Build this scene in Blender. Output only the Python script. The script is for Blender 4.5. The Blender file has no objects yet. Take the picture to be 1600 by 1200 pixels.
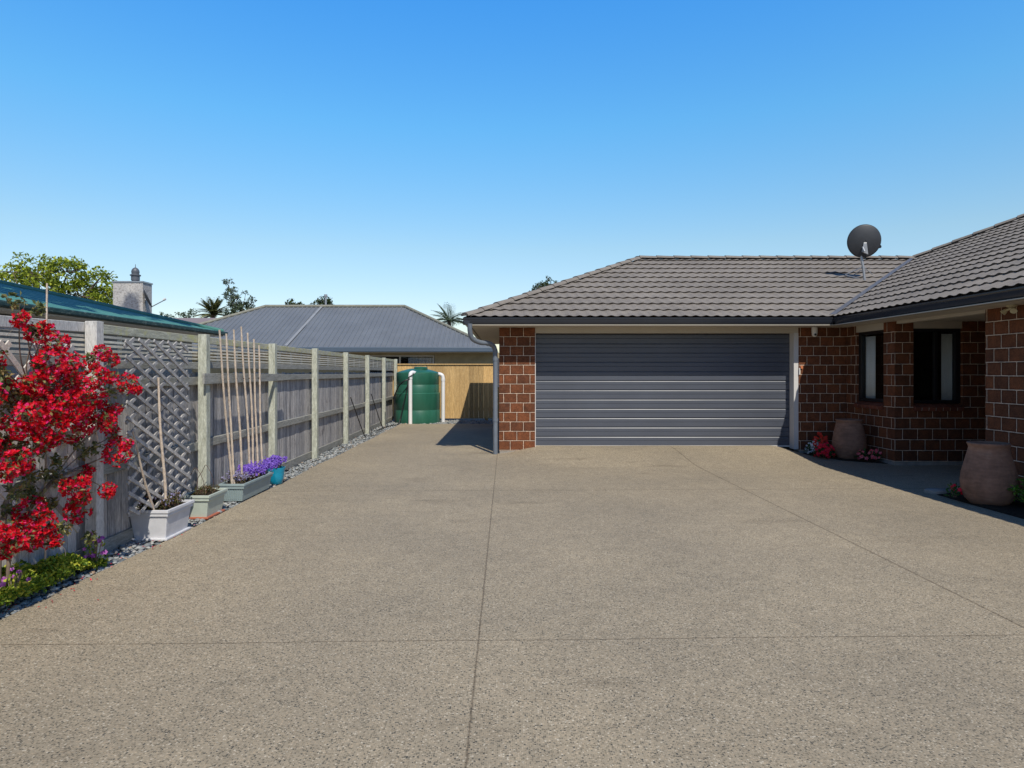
import bpy, bmesh, math, random
from math import sin, cos, pi, radians, sqrt, atan2
from mathutils import Vector, Matrix, noise
R = random.Random(7)
sc = bpy.context.scene
COL = sc.collection

# ---------------------------------------------------------------- camera, sky, sun, exposure
H = 1.49
cam_d = bpy.data.cameras.new("camera"); cam = bpy.data.objects.new("camera", cam_d); COL.objects.link(cam)
cam_d.sensor_width = 36; cam_d.lens = 22.5; cam_d.clip_end = 3000; cam_d.clip_start = 0.05
cam_d.shift_x = 10/1600; cam_d.shift_y = -19/1600
cam.location = (0, 0, H); cam.rotation_euler = (radians(90), 0, 0)
sc.camera = cam
SUN = Vector((0.68, -1.97, 2.42)).normalized()          # towards the sun
elev = math.asin(SUN.z); rot = atan2(SUN.x, SUN.y)
w = bpy.data.worlds.new("World"); sc.world = w; w.use_nodes = True
nt = w.node_tree; nt.nodes.clear()
out = nt.nodes.new('ShaderNodeOutputWorld'); bg = nt.nodes.new('ShaderNodeBackground')
sky = nt.nodes.new('ShaderNodeTexSky'); sky.sky_type = 'NISHITA'; sky.sun_disc = False
sky.sun_elevation = elev; sky.sun_rotation = rot; sky.altitude = 0; sky.air_density = 1.0; sky.dust_density = 0.3; sky.ozone_density = 3.0
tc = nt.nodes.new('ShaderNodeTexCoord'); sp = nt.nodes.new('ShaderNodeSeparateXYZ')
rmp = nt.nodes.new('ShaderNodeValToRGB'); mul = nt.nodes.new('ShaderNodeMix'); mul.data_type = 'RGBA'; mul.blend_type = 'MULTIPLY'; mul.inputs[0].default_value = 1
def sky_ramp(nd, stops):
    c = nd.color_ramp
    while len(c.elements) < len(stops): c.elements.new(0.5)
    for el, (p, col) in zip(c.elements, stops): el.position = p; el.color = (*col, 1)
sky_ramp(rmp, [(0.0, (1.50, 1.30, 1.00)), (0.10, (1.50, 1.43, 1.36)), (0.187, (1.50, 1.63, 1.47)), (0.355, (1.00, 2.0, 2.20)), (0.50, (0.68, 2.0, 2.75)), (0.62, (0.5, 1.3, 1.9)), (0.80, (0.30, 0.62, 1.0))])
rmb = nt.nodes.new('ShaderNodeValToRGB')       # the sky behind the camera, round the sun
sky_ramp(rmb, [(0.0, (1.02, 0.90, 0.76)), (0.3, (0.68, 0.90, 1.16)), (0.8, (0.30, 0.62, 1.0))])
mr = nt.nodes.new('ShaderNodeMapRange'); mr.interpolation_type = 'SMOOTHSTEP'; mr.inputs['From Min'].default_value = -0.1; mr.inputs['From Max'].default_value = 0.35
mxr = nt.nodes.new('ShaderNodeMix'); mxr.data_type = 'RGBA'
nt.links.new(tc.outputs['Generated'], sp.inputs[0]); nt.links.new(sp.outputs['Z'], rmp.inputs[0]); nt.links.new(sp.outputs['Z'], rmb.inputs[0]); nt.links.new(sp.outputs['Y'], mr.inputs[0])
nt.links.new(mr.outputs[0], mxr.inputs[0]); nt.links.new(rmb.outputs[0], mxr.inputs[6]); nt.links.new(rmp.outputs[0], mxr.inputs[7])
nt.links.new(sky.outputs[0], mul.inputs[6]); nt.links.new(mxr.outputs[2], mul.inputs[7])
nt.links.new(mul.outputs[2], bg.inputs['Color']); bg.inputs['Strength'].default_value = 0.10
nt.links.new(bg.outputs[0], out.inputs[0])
sun_d = bpy.data.lights.new("sun", 'SUN'); sun = bpy.data.objects.new("sun", sun_d); COL.objects.link(sun)
sun_d.energy = 4.2; sun_d.angle = radians(0.53); sun_d.color = (1.0, 0.94, 0.83)
sun.rotation_euler = SUN.to_track_quat('Z', 'Y').to_euler()
sc.view_settings.view_transform = 'Standard'; sc.view_settings.look = 'None'; sc.view_settings.exposure = 0; sc.view_settings.gamma = 1

# ---------------------------------------------------------------- mesh helper
class MB:
    def __init__(s): s.v = []; s.f = []
    def quad(s, a, b, c, d):
        i = len(s.v); s.v += [tuple(a), tuple(b), tuple(c), tuple(d)]; s.f.append((i, i+1, i+2, i+3))
    def poly(s, pts):
        i = len(s.v); s.v += [tuple(p) for p in pts]; s.f.append(tuple(range(i, i+len(pts))))
    def box(s, x0, x1, y0, y1, z0, z1, M=None):
        i = len(s.v)
        P = [(x0,y0,z0),(x1,y0,z0),(x1,y1,z0),(x0,y1,z0),(x0,y0,z1),(x1,y0,z1),(x1,y1,z1),(x0,y1,z1)]
        if M is not None: P = [tuple(M @ Vector(p)) for p in P]
        s.v += P
        s.f += [(i,i+3,i+2,i+1),(i+4,i+5,i+6,i+7),(i,i+1,i+5,i+4),(i+1,i+2,i+6,i+5),(i+2,i+3,i+7,i+6),(i+3,i,i+4,i+7)]
        return s
    def hexa(s, P):
        i = len(s.v); s.v += [tuple(p) for p in P]
        s.f += [(i,i+3,i+2,i+1),(i+4,i+5,i+6,i+7),(i,i+1,i+5,i+4),(i+1,i+2,i+6,i+5),(i+2,i+3,i+7,i+6),(i+3,i,i+4,i+7)]
        return s
    def bar(s, a, b, w, t, up=(0,0,1)):      # rectangular bar from a to b: w across, t along 'up'
        a = Vector(a); b = Vector(b); d = (b-a); L = d.length; d.normalize()
        side = d.cross(Vector(up)).normalized(); u = side.cross(d)
        M = Matrix((( d.x, side.x, u.x, a.x),(d.y, side.y, u.y, a.y),(d.z, side.z, u.z, a.z),(0,0,0,1)))
        return s.box(0, L, -w/2, w/2, -t/2, t/2, M)
    def tube(s, pts, r, n=8, cap=True):
        pts = [Vector(p) for p in pts]; rr = r if isinstance(r, (list, tuple)) else [r]*len(pts)
        base = len(s.v); up = None
        for k, p in enumerate(pts):
            if k == 0: d = pts[1]-p
            elif k == len(pts)-1: d = p-pts[k-1]
            else: d = (pts[k+1]-p).normalized()+(p-pts[k-1]).normalized()
            d = d.normalized() if d.length > 1e-9 else Vector((0,0,1))
            if up is None: up = Vector((1,0,0)) if abs(d.x) < 0.8 else Vector((0,1,0))
            a = d.cross(up).normalized(); b = a.cross(d).normalized(); up = b
            for j in range(n):
                t = 2*pi*j/n; s.v.append(tuple(p + a*cos(t)*rr[k] + b*sin(t)*rr[k]))
        for k in range(len(pts)-1):
            for j in range(n):
                j2 = (j+1) % n
                s.f.append((base+k*n+j, base+k*n+j2, base+(k+1)*n+j2, base+(k+1)*n+j))
        if cap:
            s.f.append(tuple(base+j for j in range(n))[::-1]); s.f.append(tuple(base+(len(pts)-1)*n+j for j in range(n)))
        return s
    def lathe(s, prof, c, n=40, squash=None, cap0=True, cap1=True):
        base = len(s.v)
        for k, (r, z) in enumerate(prof):
            for j in range(n):
                t = 2*pi*j/n; q = r
                if squash: q = r*(1+squash*sin(3*t+z*9)*0.5+squash*sin(2*t+1+z*5))
                s.v.append((c[0]+q*cos(t), c[1]+q*sin(t), c[2]+z))
        for k in range(len(prof)-1):
            for j in range(n):
                j2 = (j+1) % n
                s.f.append((base+k*n+j, base+k*n+j2, base+(k+1)*n+j2, base+(k+1)*n+j))
        if cap0: s.f.append(tuple(base+j for j in range(n))[::-1])
        if cap1: s.f.append(tuple(base+(len(prof)-1)*n+j for j in range(n)))
        return s
    def leaf(s, p, d, nrm, L, W, fold=0.25):   # small folded leaf: 2 quads
        d = d.normalized(); side = d.cross(nrm)
        if side.length < 1e-4: side = d.orthogonal()
        side.normalize(); nn = side.cross(d)
        i = len(s.v); m = p + d*L*0.5
        s.v += [tuple(p), tuple(m + side*W/2 + nn*W*fold), tuple(p+d*L), tuple(m - side*W/2 + nn*W*fold)]
        s.f.append((i, i+1, i+2)); s.f.append((i, i+2, i+3))
    def build(s, name, m, parent=None, smooth=None, uv=True, bevel=0):
        me = bpy.data.meshes.new(name); me.from_pydata(s.v, [], s.f); me.update()
        if uv and len(s.f) < 150000:
            ul = me.uv_layers.new(name="uv"); co = me.vertices
            data = [0.0]*(2*len(me.loops))
            for p in me.polygons:
                n = p.normal; ax, ay, az = abs(n.x), abs(n.y), abs(n.z)
                for li in p.loop_indices:
                    c = co[me.loops[li].vertex_index].co
                    if ay >= ax and ay >= az: u_, v_ = c.x, c.z
                    elif ax >= az: u_, v_ = c.y, c.z
                    else: u_, v_ = c.x, c.y
                    data[2*li] = u_; data[2*li+1] = v_
            ul.data.foreach_set('uv', data)
        me.materials.append(m)
        if smooth is not None:
            me.polygons.foreach_set('use_smooth', [True]*len(me.polygons))
            me.set_sharp_from_angle(angle=radians(smooth))
        o = bpy.data.objects.new(name, me); COL.objects.link(o)
        if bevel:
            b = o.modifiers.new('bevel', 'BEVEL'); b.width = bevel; b.segments = 2; b.limit_method = 'ANGLE'
        if parent is not None: o.parent = parent; o.matrix_parent_inverse = parent.matrix_world.inverted()
        return o

def tag(o, label=None, cat=None, group=None, kind=None):
    if label: o['label'] = label
    if cat: o['category'] = cat
    if group: o['group'] = group
    if kind: o['kind'] = kind
    return o
def empty(name, loc, label, cat, group=None):
    o = bpy.data.objects.new(name, None); COL.objects.link(o); o.location = loc; o.empty_display_size = 0.2
    o.matrix_world = Matrix.Translation(loc)
    return tag(o, label, cat, group)

# ---------------------------------------------------------------- materials
class NG:
    def __init__(s, name):
        s.m = bpy.data.materials.new(name); s.m.use_nodes = True; s.t = s.m.node_tree; s.t.nodes.clear()
        s.out = s.n('ShaderNodeOutputMaterial'); s.b = s.n('ShaderNodeBsdfPrincipled'); s.l(s.b.outputs[0], s.out.inputs[0])
        s.tc = s.n('ShaderNodeTexCoord')
    def n(s, t, **k):
        nd = s.t.nodes.new(t)
        for a, b in k.items(): setattr(nd, a, b)
        return nd
    def l(s, a, b): s.t.links.new(a, b)
    def mapping(s, scale=(1,1,1), src='Object', loc=(0,0,0), rot=(0,0,0)):
        mp = s.n('ShaderNodeMapping'); mp.inputs['Scale'].default_value = scale; mp.inputs['Location'].default_value = loc; mp.inputs['Rotation'].default_value = rot
        s.l(s.tc.outputs[src], mp.inputs[0]); return mp.outputs[0]
    def noise(s, scale, vec=None, detail=4, rough=0.55, dist=0):
        nd = s.n('ShaderNodeTexNoise'); nd.inputs['Scale'].default_value = scale; nd.inputs['Detail'].default_value = detail
        nd.inputs['Roughness'].default_value = rough; nd.inputs['Distortion'].default_value = dist
        s.l(vec if vec is not None else s.tc.outputs['Object'], nd.inputs['Vector']); return nd.outputs['Fac']
    def ramp(s, fac, stops, interp='LINEAR'):
        nd = s.n('ShaderNodeValToRGB'); c = nd.color_ramp; c.interpolation = interp
        while len(c.elements) < len(stops): c.elements.new(0.5)
        for el, (p, col) in zip(c.elements, stops):
            el.position = p; el.color = (*col, 1) if len(col) == 3 else col
        s.l(fac, nd.inputs[0]); return nd.outputs[0]
    def mix(s, fac, a, b, mode='MIX'):
        nd = s.n('ShaderNodeMix'); nd.data_type = 'RGBA'; nd.blend_type = mode
        for inp, v in ((nd.inputs[0], fac), (nd.inputs[6], a), (nd.inputs[7], b)):
            if isinstance(v, (int, float)): inp.default_value = v
            elif isinstance(v, tuple): inp.default_value = (*v, 1)
            else: s.l(v, inp)
        return nd.outputs[2]
    def math(s, op, a, b=None):
        nd = s.n('ShaderNodeMath', operation=op)
        for i, v in enumerate((a, b)):
            if v is None: continue
            if isinstance(v, (int, float)): nd.inputs[i].default_value = v
            else: s.l(v, nd.inputs[i])
        return nd.outputs[0]
    def bump(s, h, strength=0.3, dist=0.01):
        nd = s.n('ShaderNodeBump'); nd.inputs['Strength'].default_value = strength; nd.inputs['Distance'].default_value = dist
        s.l(h, nd.inputs['Height']); s.l(nd.outputs[0], s.b.inputs['Normal'])
    def col(s, c):
        if isinstance(c, tuple): s.b.inputs['Base Color'].default_value = (*c, 1)
        else: s.l(c, s.b.inputs['Base Color'])
    def done(s, rough=0.6, metal=0, spec=0.5):
        s.b.inputs['Roughness'].default_value = rough; s.b.inputs['Metallic'].default_value = metal
        s.b.inputs['Specular IOR Level'].default_value = spec; return s.m
    def rnd(s): return s.n('ShaderNodeNewGeometry').outputs['Random Per Island']

def dirty(name, c, rough=0.55, var=0.18, scale=3.0, metal=0, spec=0.5, bump=0.0):
    g = NG(name); n1 = g.noise(scale, detail=6, rough=0.65)
    a = tuple(x*(1-var) for x in c); b = tuple(min(1, x*(1+var)) for x in c)
    g.col(g.ramp(n1, [(0.3, a), (0.7, b)]))
    if bump: g.bump(g.noise(scale*25, detail=3), bump, 0.004)
    return g.done(rough, metal, spec)

def m_brick():
    g = NG('brickwork')
    br = g.n('ShaderNodeTexBrick'); br.offset = 0.5; br.offset_frequency = 2; br.squash = 1
    mp = g.mapping((1,1,1), 'UV', (0.035, -0.065, 0))
    # wobble so that mortar lines are not ruled
    nz = g.n('ShaderNodeTexNoise'); nz.inputs['Scale'].default_value = 14; nz.inputs['Detail'].default_value = 3
    g.l(g.tc.outputs['Object'], nz.inputs['Vector'])
    va = g.n('ShaderNodeVectorMath', operation='SUBTRACT'); g.l(nz.outputs['Color'], va.inputs[0]); va.inputs[1].default_value = (0.5,0.5,0.5)
    vs = g.n('ShaderNodeVectorMath', operation='SCALE'); g.l(va.outputs[0], vs.inputs[0]); vs.inputs['Scale'].default_value = 0.008
    vv = g.n('ShaderNodeVectorMath', operation='ADD'); g.l(mp, vv.inputs[0]); g.l(vs.outputs[0], vv.inputs[1])
    g.l(vv.outputs[0], br.inputs['Vector'])
    br.inputs['Scale'].default_value = 1; br.inputs['Brick Width'].default_value = 0.24; br.inputs['Row Height'].default_value = 0.172
    br.inputs['Mortar Size'].default_value = 0.0062; br.inputs['Mortar Smooth'].default_value = 0.25; br.inputs['Bias'].default_value = -0.1
    br.inputs['Color1'].default_value = (0.225, 0.081, 0.037, 1); br.inputs['Color2'].default_value = (0.120, 0.050, 0.029, 1)
    br.inputs['Mortar'].default_value = (0.74, 0.58, 0.46, 1)
    n1 = g.noise(9, detail=8, rough=0.75)
    n2 = g.noise(55, detail=4, rough=0.7)
    c = g.mix(1.0, br.outputs['Color'], g.ramp(n1, [(0.3, (0.52,0.55,0.58)), (0.7, (1.22,1.16,1.06))]), 'MULTIPLY')
    c = g.mix(1.0, c, g.ramp(n2, [(0.3, (0.62,0.62,0.62)), (0.7, (1.22,1.22,1.22))]), 'MULTIPLY')
    b2 = g.n('ShaderNodeTexBrick'); b2.offset = 0.5; b2.offset_frequency = 2; b2.squash = 1; g.l(vv.outputs[0], b2.inputs['Vector'])
    for k_, v_ in (('Scale', 1), ('Brick Width', .24), ('Row Height', .172), ('Mortar Size', .030), ('Mortar Smooth', 1.0)): b2.inputs[k_].default_value = v_
    ed = g.math('MULTIPLY', b2.outputs['Fac'], g.math('SUBTRACT', 1.0, br.outputs['Fac']))
    c = g.mix(ed, c, g.mix(1.0, c, (0.50, 0.46, 0.46), 'MULTIPLY'))
    g.col(c)
    h = g.math('SUBTRACT', g.math('MULTIPLY', n2, 0.35), br.outputs['Fac'])
    g.bump(h, 0.7, 0.008)
    return g.done(0.85, 0, 0.2)
def m_roof():
    g = NG('roof_tile_coating')
    n1 = g.noise(1.2, detail=5); n2 = g.noise(260, detail=2); n3 = g.noise(9, detail=4)
    c = g.ramp(n1, [(0.3, (0.190,0.170,0.150)), (0.7, (0.255,0.228,0.200))])
    c = g.mix(1.0, c, g.ramp(n2, [(0.3, (0.65,0.65,0.65)), (0.7, (1.3,1.3,1.3))]), 'MULTIPLY')
    c = g.mix(1.0, c, g.ramp(n3, [(0.3, (0.88,0.88,0.9)), (0.7, (1.1,1.1,1.08))]), 'MULTIPLY')
    g.col(c); g.bump(n2, 0.25, 0.003)
    return g.done(0.8, 0, 0.3)
def m_drive():
    g = NG('exposed_aggregate')
    # small stones
    v = g.n('ShaderNodeTexVoronoi', feature='F1'); v.inputs['Scale'].default_value = 118; v.inputs['Randomness'].default_value = 1
    g.l(g.tc.outputs['Object'], v.inputs['Vector'])
    sx = g.n('ShaderNodeSeparateColor'); g.l(v.outputs['Color'], sx.inputs[0])
    stone = g.ramp(sx.outputs[0], [(0.0, (0.055,0.055,0.050)), (0.14, (0.16,0.14,0.10)), (0.35, (0.25,0.205,0.14)), (0.6, (0.34,0.285,0.20)), (0.85, (0.42,0.335,0.225)), (1.0, (0.55,0.49,0.38))])
    paste = (0.335, 0.281, 0.198)
    edge = g.ramp(v.outputs['Distance'], [(0.45, (0,0,0)), (0.62, (1,1,1))])
    c = g.mix(edge, stone, paste)
    n1 = g.noise(0.55, detail=5, rough=0.6)
    c = g.mix(1.0, c, g.ramp(n1, [(0.3, (0.84,0.84,0.85)), (0.7, (1.12,1.10,1.07))]), 'MULTIPLY')
    n2 = g.noise(7, detail=6, rough=0.7)
    c = g.mix(1.0, c, g.ramp(n2, [(0.3, (0.90,0.90,0.90)), (0.7, (1.09,1.09,1.09))]), 'MULTIPLY')
    # stains with a shape of their own: tyre scuffs
    sp = g.n('ShaderNodeSeparateXYZ'); g.l(g.tc.outputs['Object'], sp.inputs[0])
    X, Y = sp.outputs[0], sp.outputs[1]
    wob = g.math('MULTIPLY', g.math('SUBTRACT', g.noise(25, detail=3), 0.5), 0.016)
    def line(expr, wid):   # dark 1 near expr == 0
        a = g.math('ABSOLUTE', g.math('ADD', expr, wob))
        return g.ramp(g.math('DIVIDE', a, wid), [(0.0, (0.48,0.46,0.45)), (0.45, (0.66,0.64,0.62)), (1.0, (1,1,1))])
    l1 = line(g.math('ADD', X, 0.150), 0.008)
    l2 = line(g.math('SUBTRACT', X, 3.02), 0.013)
    ysl = g.math('MULTIPLY', X, 0.024)
    l3 = line(g.math('SUBTRACT', g.math('SUBTRACT', Y, ysl), 3.555), 0.008)
    l4 = line(g.math('SUBTRACT', g.math('SUBTRACT', Y, ysl), 8.05), 0.011)
    for l_ in (l1, l2, l3, l4): c = g.mix(1.0, c, l_, 'MULTIPLY')
    mp = g.mapping((0.5, 1.6, 1), 'Object', (3.1, 0.7, 0), (0, 0, 0.25))
    st = g.ramp(g.noise(1.3, mp, detail=5, rough=0.6), [(0.60, (1,1,1)), (0.72, (0.74,0.73,0.72))])
    c = g.mix(1.0, c, st, 'MULTIPLY')
    mp2 = g.mapping((0.9, 1.1, 1), 'Object', (7.3, 2.1, 0), (0, 0, -0.5))
    st2 = g.ramp(g.noise(2.6, mp2, detail=6, rough=0.65), [(0.64, (1,1,1)), (0.75, (0.80,0.79,0.77))])
    c = g.mix(1.0, c, st2, 'MULTIPLY')
    st3 = g.ramp(g.noise(9, mp2, detail=3, rough=0.5), [(0.22, (0.72,0.70,0.68)), (0.27, (1,1,1))])
    c = g.mix(1.0, c, st3, 'MULTIPLY')
    g.col(c)
    g.bump(g.math('SUBTRACT', 1.0, v.outputs['Distance']), 0.35, 0.003)
    return g.done(0.75, 0, 0.35)
def m_wood(name, c1, c2, grain=(3, 3, 0.35), stain=None, rough=0.85, amt=1.0, axis=None):
    """weathered timber: grain stretched along one axis, each board its own tone"""
    g = NG(name)
    vec = g.mapping(grain, 'Object')
    n1 = g.noise(14, vec, detail=7, rough=0.7)
    c = g.ramp(n1, [(0.28, c1), (0.72, c2)])
    r = g.rnd()
    c = g.mix(1.0, c, g.ramp(r, [(0, (0.66,0.66,0.68)), (0.5, (1.0,1.0,1.0)), (1, (1.22,1.19,1.15))]), 'MULTIPLY')
    n2 = g.noise(60, vec, detail=3, rough=0.6)
    c = g.mix(1.0, c, g.ramp(n2, [(0.35, (0.72,0.72,0.72)), (0.6, (1.08,1.08,1.08))]), 'MULTIPLY')
    if stain:
        n3 = g.noise(stain[1], detail=7, rough=0.7)
        f = g.ramp(n3, [(stain[2], (0,0,0)), (stain[2]+0.12, (1,1,1))])
        c = g.mix(f, c, stain[0])
    g.col(c); g.bump(n1, 0.35, 0.004)
    return g.done(rough, 0, 0.2)
def m_leaf(name, stops, rough=0.5, trans=0.35):
    g = NG(name)
    c = g.ramp(g.rnd(), stops)
    g.col(c); g.b.inputs['Roughness'].default_value = rough; g.b.inputs['Specular IOR Level'].default_value = 0.3
    tr = g.n('ShaderNodeBsdfTranslucent'); g.l(c, tr.inputs[0])
    mx = g.n('ShaderNodeMixShader'); mx.inputs[0].default_value = trans
    g.l(g.b.outputs[0], mx.inputs[1]); g.l(tr.outputs[0], mx.inputs[2]); g.l(mx.outputs[0], g.out.inputs[0])
    return g.m
def m_glass():
    g = NG('window_glass'); g.t.nodes.remove(g.b)
    a = g.n('ShaderNodeBsdfTransparent'); a.inputs[0].default_value = (0.95,0.97,0.97,1)
    b = g.n('ShaderNodeBsdfGlossy'); b.inputs['Roughness'].default_value = 0.02
    f = g.n('ShaderNodeFresnel'); f.inputs[0].default_value = 1.5
    mx = g.n('ShaderNodeMixShader'); g.l(g.math('MULTIPLY', f.outputs[0], g.math('SUBTRACT', 1.0, g.n('ShaderNodeNewGeometry').outputs['Backfacing'])), mx.inputs[0]); g.l(a.outputs[0], mx.inputs[1]); g.l(b.outputs[0], mx.inputs[2])
    g.l(mx.outputs[0], g.out.inputs[0]); return g.m
def m_urn():
    g = NG('weathered_terracotta')
    n1 = g.noise(4, detail=8, rough=0.7); mp = g.mapping((1,1,5)); n2 = g.noise(7, mp, detail=5)
    c = g.ramp(n1, [(0.25, (0.14,0.082,0.058)), (0.55, (0.28,0.16,0.11)), (0.8, (0.38,0.25,0.185))])
    c = g.mix(1.0, c, g.ramp(n2, [(0.3, (0.82,0.82,0.82)), (0.7, (1.12,1.12,1.12))]), 'MULTIPLY')
    g.col(c); g.bump(g.noise(60, detail=5), 0.4, 0.006); return g.done(0.85, 0, 0.2)
def m_chimney():
    g = NG('stained_render')
    n1 = g.noise(3.2, detail=7, rough=0.75); n2 = g.noise(22, detail=6, rough=0.7)
    c = g.ramp(n1, [(0.30, (0.42,0.40,0.39)), (0.7, (0.62,0.585,0.55))])
    mp = g.mapping((1.25, 0.3, 0.85), 'Object', (9.38*1.25, -16.0*0.3, -3.10*0.85)); vl_ = g.n('ShaderNodeVectorMath', operation='LENGTH'); g.l(mp, vl_.inputs[0])
    dd = g.math('ADD', vl_.outputs['Value'], g.math('MULTIPLY', g.math('SUBTRACT', n1, 0.5), 0.55))
    c = g.mix(g.ramp(dd, [(0.20, (1,1,1)), (0.34, (0,0,0))]), c, (0.17, 0.18, 0.215))
    c = g.mix(1.0, c, g.ramp(n2, [(0.38, (0.55,0.52,0.5)), (0.5, (1,1,1))]), 'MULTIPLY')
    g.col(c); g.bump(n2, 0.5, 0.02); return g.done(0.9, 0, 0.2)
def m_green_roof():
    g = NG('faded_green_roof')
    mp = g.mapping((0.6, 3, 1)); n1 = g.noise(2.5, mp, detail=7, rough=0.7); n2 = g.noise(30, detail=5, rough=0.7)
    c = g.ramp(n1, [(0.3, (0.050,0.170,0.135)), (0.7, (0.090,0.260,0.215))])
    c = g.mix(g.ramp(n2, [(0.62, (0,0,0)), (0.72, (0.5,0.5,0.5))]), c, (0.28,0.30,0.22))
    g.col(c); return g.done(0.55)
def m_green_gutter():
    g = NG('lichened_gutter')
    mp = g.mapping((1, 0.5, 1)); n2 = g.noise(26, mp, detail=6, rough=0.75)
    g.col(g.ramp(n2, [(0.42, (0.012,0.040,0.038)), (0.55, (0.03,0.062,0.055)), (0.68, (0.20,0.23,0.19))])); return g.done(0.6)
def m_pebble():
    g = NG('river_pebble')
    g.col(g.ramp(g.rnd(), [(0, (0.12,0.135,0.145)), (0.35, (0.22,0.235,0.24)), (0.7, (0.33,0.34,0.33)), (0.93, (0.40,0.40,0.38)), (1, (0.36,0.24,0.15))]))
    g.bump(g.noise(80, detail=3), 0.2, 0.003); return g.done(0.75, 0, 0.3)
def m_ground():
    g = NG('bare_ground'); n1 = g.noise(3, detail=8, rough=0.7); n2 = g.noise(90, detail=3)
    c = g.ramp(n1, [(0.3, (0.15,0.145,0.13)), (0.7, (0.26,0.25,0.22))])
    c = g.mix(1.0, c, g.ramp(n2, [(0.3, (0.6,0.6,0.6)), (0.7, (1.3,1.3,1.3))]), 'MULTIPLY')
    g.col(c); g.bump(n2, 0.5, 0.01); return g.done(0.9, 0, 0.2)
def m_tank():
    g = NG('green_polyethylene'); mp = g.mapping((1,1,0.25)); n1 = g.noise(5, mp, detail=6)
    g.col(g.ramp(n1, [(0.3, (0.016,0.100,0.064)), (0.7, (0.030,0.142,0.092))])); g.bump(g.noise(3), 0.1, 0.02); return g.done(0.38, 0, 0.5)
def m_cap():
    return m_wood('lichened_cap_timber', (0.38,0.37,0.28), (0.76,0.74,0.58), (3,0.4,3), ((0.50,0.48,0.24), 9, 0.50))

M = {}
M['brick'] = m_brick(); M['roof'] = m_roof(); M['drive'] = m_drive()
M['navy'] = dirty('navy_steel', (0.026,0.030,0.040), 0.24, 0.10, 2, 0, 0.5)
M['door'] = dirty('garage_door_steel', (0.078,0.087,0.110), 0.36, 0.07, 1.5, 0, 0.5, 0.12)
M['pipe'] = dirty('slate_downpipe', (0.15,0.175,0.21), 0.4, 0.1, 6)
M['cream'] = dirty('cream_paint', (0.50,0.455,0.38), 0.6, 0.05, 2)
M['whitepaint'] = dirty('white_frame_paint', (0.62,0.60,0.58), 0.5, 0.05, 3)
M['concrete'] = dirty('bare_concrete', (0.33,0.30,0.26), 0.9, 0.25, 8, 0, 0.2, 0.4)
M['black'] = dirty('black_aluminium', (0.012,0.013,0.016), 0.35, 0.1, 3)
M['glass'] = m_glass(); M['curtain'] = dirty('curtain_cloth', (0.80,0.80,0.78), 0.9, 0.04, 5)
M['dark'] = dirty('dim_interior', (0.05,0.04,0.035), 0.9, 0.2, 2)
M['urn'] = m_urn(); M['chimney'] = m_chimney(); M['groof'] = m_green_roof(); M['ggutter'] = m_green_gutter()
M['pebble'] = m_pebble(); M['ground'] = m_ground(); M['tank'] = m_tank()
M['pvc'] = dirty('white_pvc', (0.78,0.77,0.76), 0.35, 0.04, 4)
M['soil'] = dirty('potting_soil', (0.035,0.025,0.018), 0.95, 0.4, 30, 0, 0.1, 0.8)
M['paling'] = m_wood('weathered_paling', (0.19,0.183,0.182), (0.60,0.58,0.565), (3,3,0.35), ((0.15,0.14,0.145), 3.5, 0.58))
M['post'] = m_wood('treated_post', (0.34,0.35,0.27), (0.72,0.735,0.62), (2,2,0.4), ((0.27,0.25,0.19), 8, 0.66))
M['postwhite'] = m_wood('bleached_post', (0.58,0.56,0.52), (0.82,0.80,0.75), (2,2,0.4), ((0.30,0.20,0.12), 10, 0.68))
M['rail'] = m_wood('weathered_rail', (0.23,0.23,0.20), (0.50,0.49,0.44), (3,0.35,3))
M['cap'] = m_cap()
M['slat'] = m_wood('slat_timber', (0.50,0.48,0.40), (0.72,0.69,0.60), (3,0.35,3), ((0.30,0.31,0.17), 9, 0.62))
M['lattice'] = m_wood('lattice_timber', (0.26,0.25,0.24), (0.56,0.54,0.52), (2,2,2))
M['lattice2'] = m_wood('pale_lattice_timber', (0.46,0.43,0.39), (0.68,0.64,0.59), (2,2,2))
M['newpaling'] = m_wood('honey_pine', (0.50,0.31,0.125), (0.74,0.51,0.235), (2.5,2.5,0.28), ((0.38,0.22,0.085), 5, 0.64))
M['cane'] = m_wood('bamboo_cane', (0.42,0.33,0.26), (0.68,0.58,0.47), (2,2,1.5))
M['potwhite'] = dirty('chalky_white_planter', (0.60,0.60,0.62), 0.6, 0.10, 9, 0, 0.4, 0.1)
M['potpale'] = dirty('pale_green_planter', (0.46,0.51,0.44), 0.6, 0.10, 9)
M['potgrey'] = dirty('blue_grey_planter', (0.27,0.34,0.345), 0.55, 0.10, 9)
M['potblue'] = dirty('turquoise_glaze', (0.008,0.27,0.42), 0.25, 0.2, 14)
M['tray'] = dirty('terracotta_tray', (0.40,0.12,0.065), 0.7, 0.15, 9)
M['rust'] = dirty('rusty_wire', (0.10,0.06,0.045), 0.7, 0.3, 20)
M['hose'] = dirty('black_hose', (0.012,0.012,0.013), 0.45, 0.1, 5)
M['bark'] = dirty('bark', (0.17,0.13,0.10), 0.9, 0.3, 12, 0, 0.2, 0.6)
M['steel'] = dirty('galvanised_steel', (0.42,0.43,0.44), 0.4, 0.15, 12, 0.6)
M['dish'] = dirty('charcoal_dish', (0.035,0.038,0.044), 0.5, 0.12, 8)
M['whiteplastic'] = dirty('white_plastic', (0.72,0.71,0.68), 0.4, 0.05, 8)
M['creamplastic'] = dirty('aged_cream_plastic', (0.52,0.46,0.30), 0.45, 0.12, 12)
M['bluemetal'] = dirty('blue_grey_roof_metal', (0.150,0.165,0.185), 0.5, 0.10, 1.0)
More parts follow.
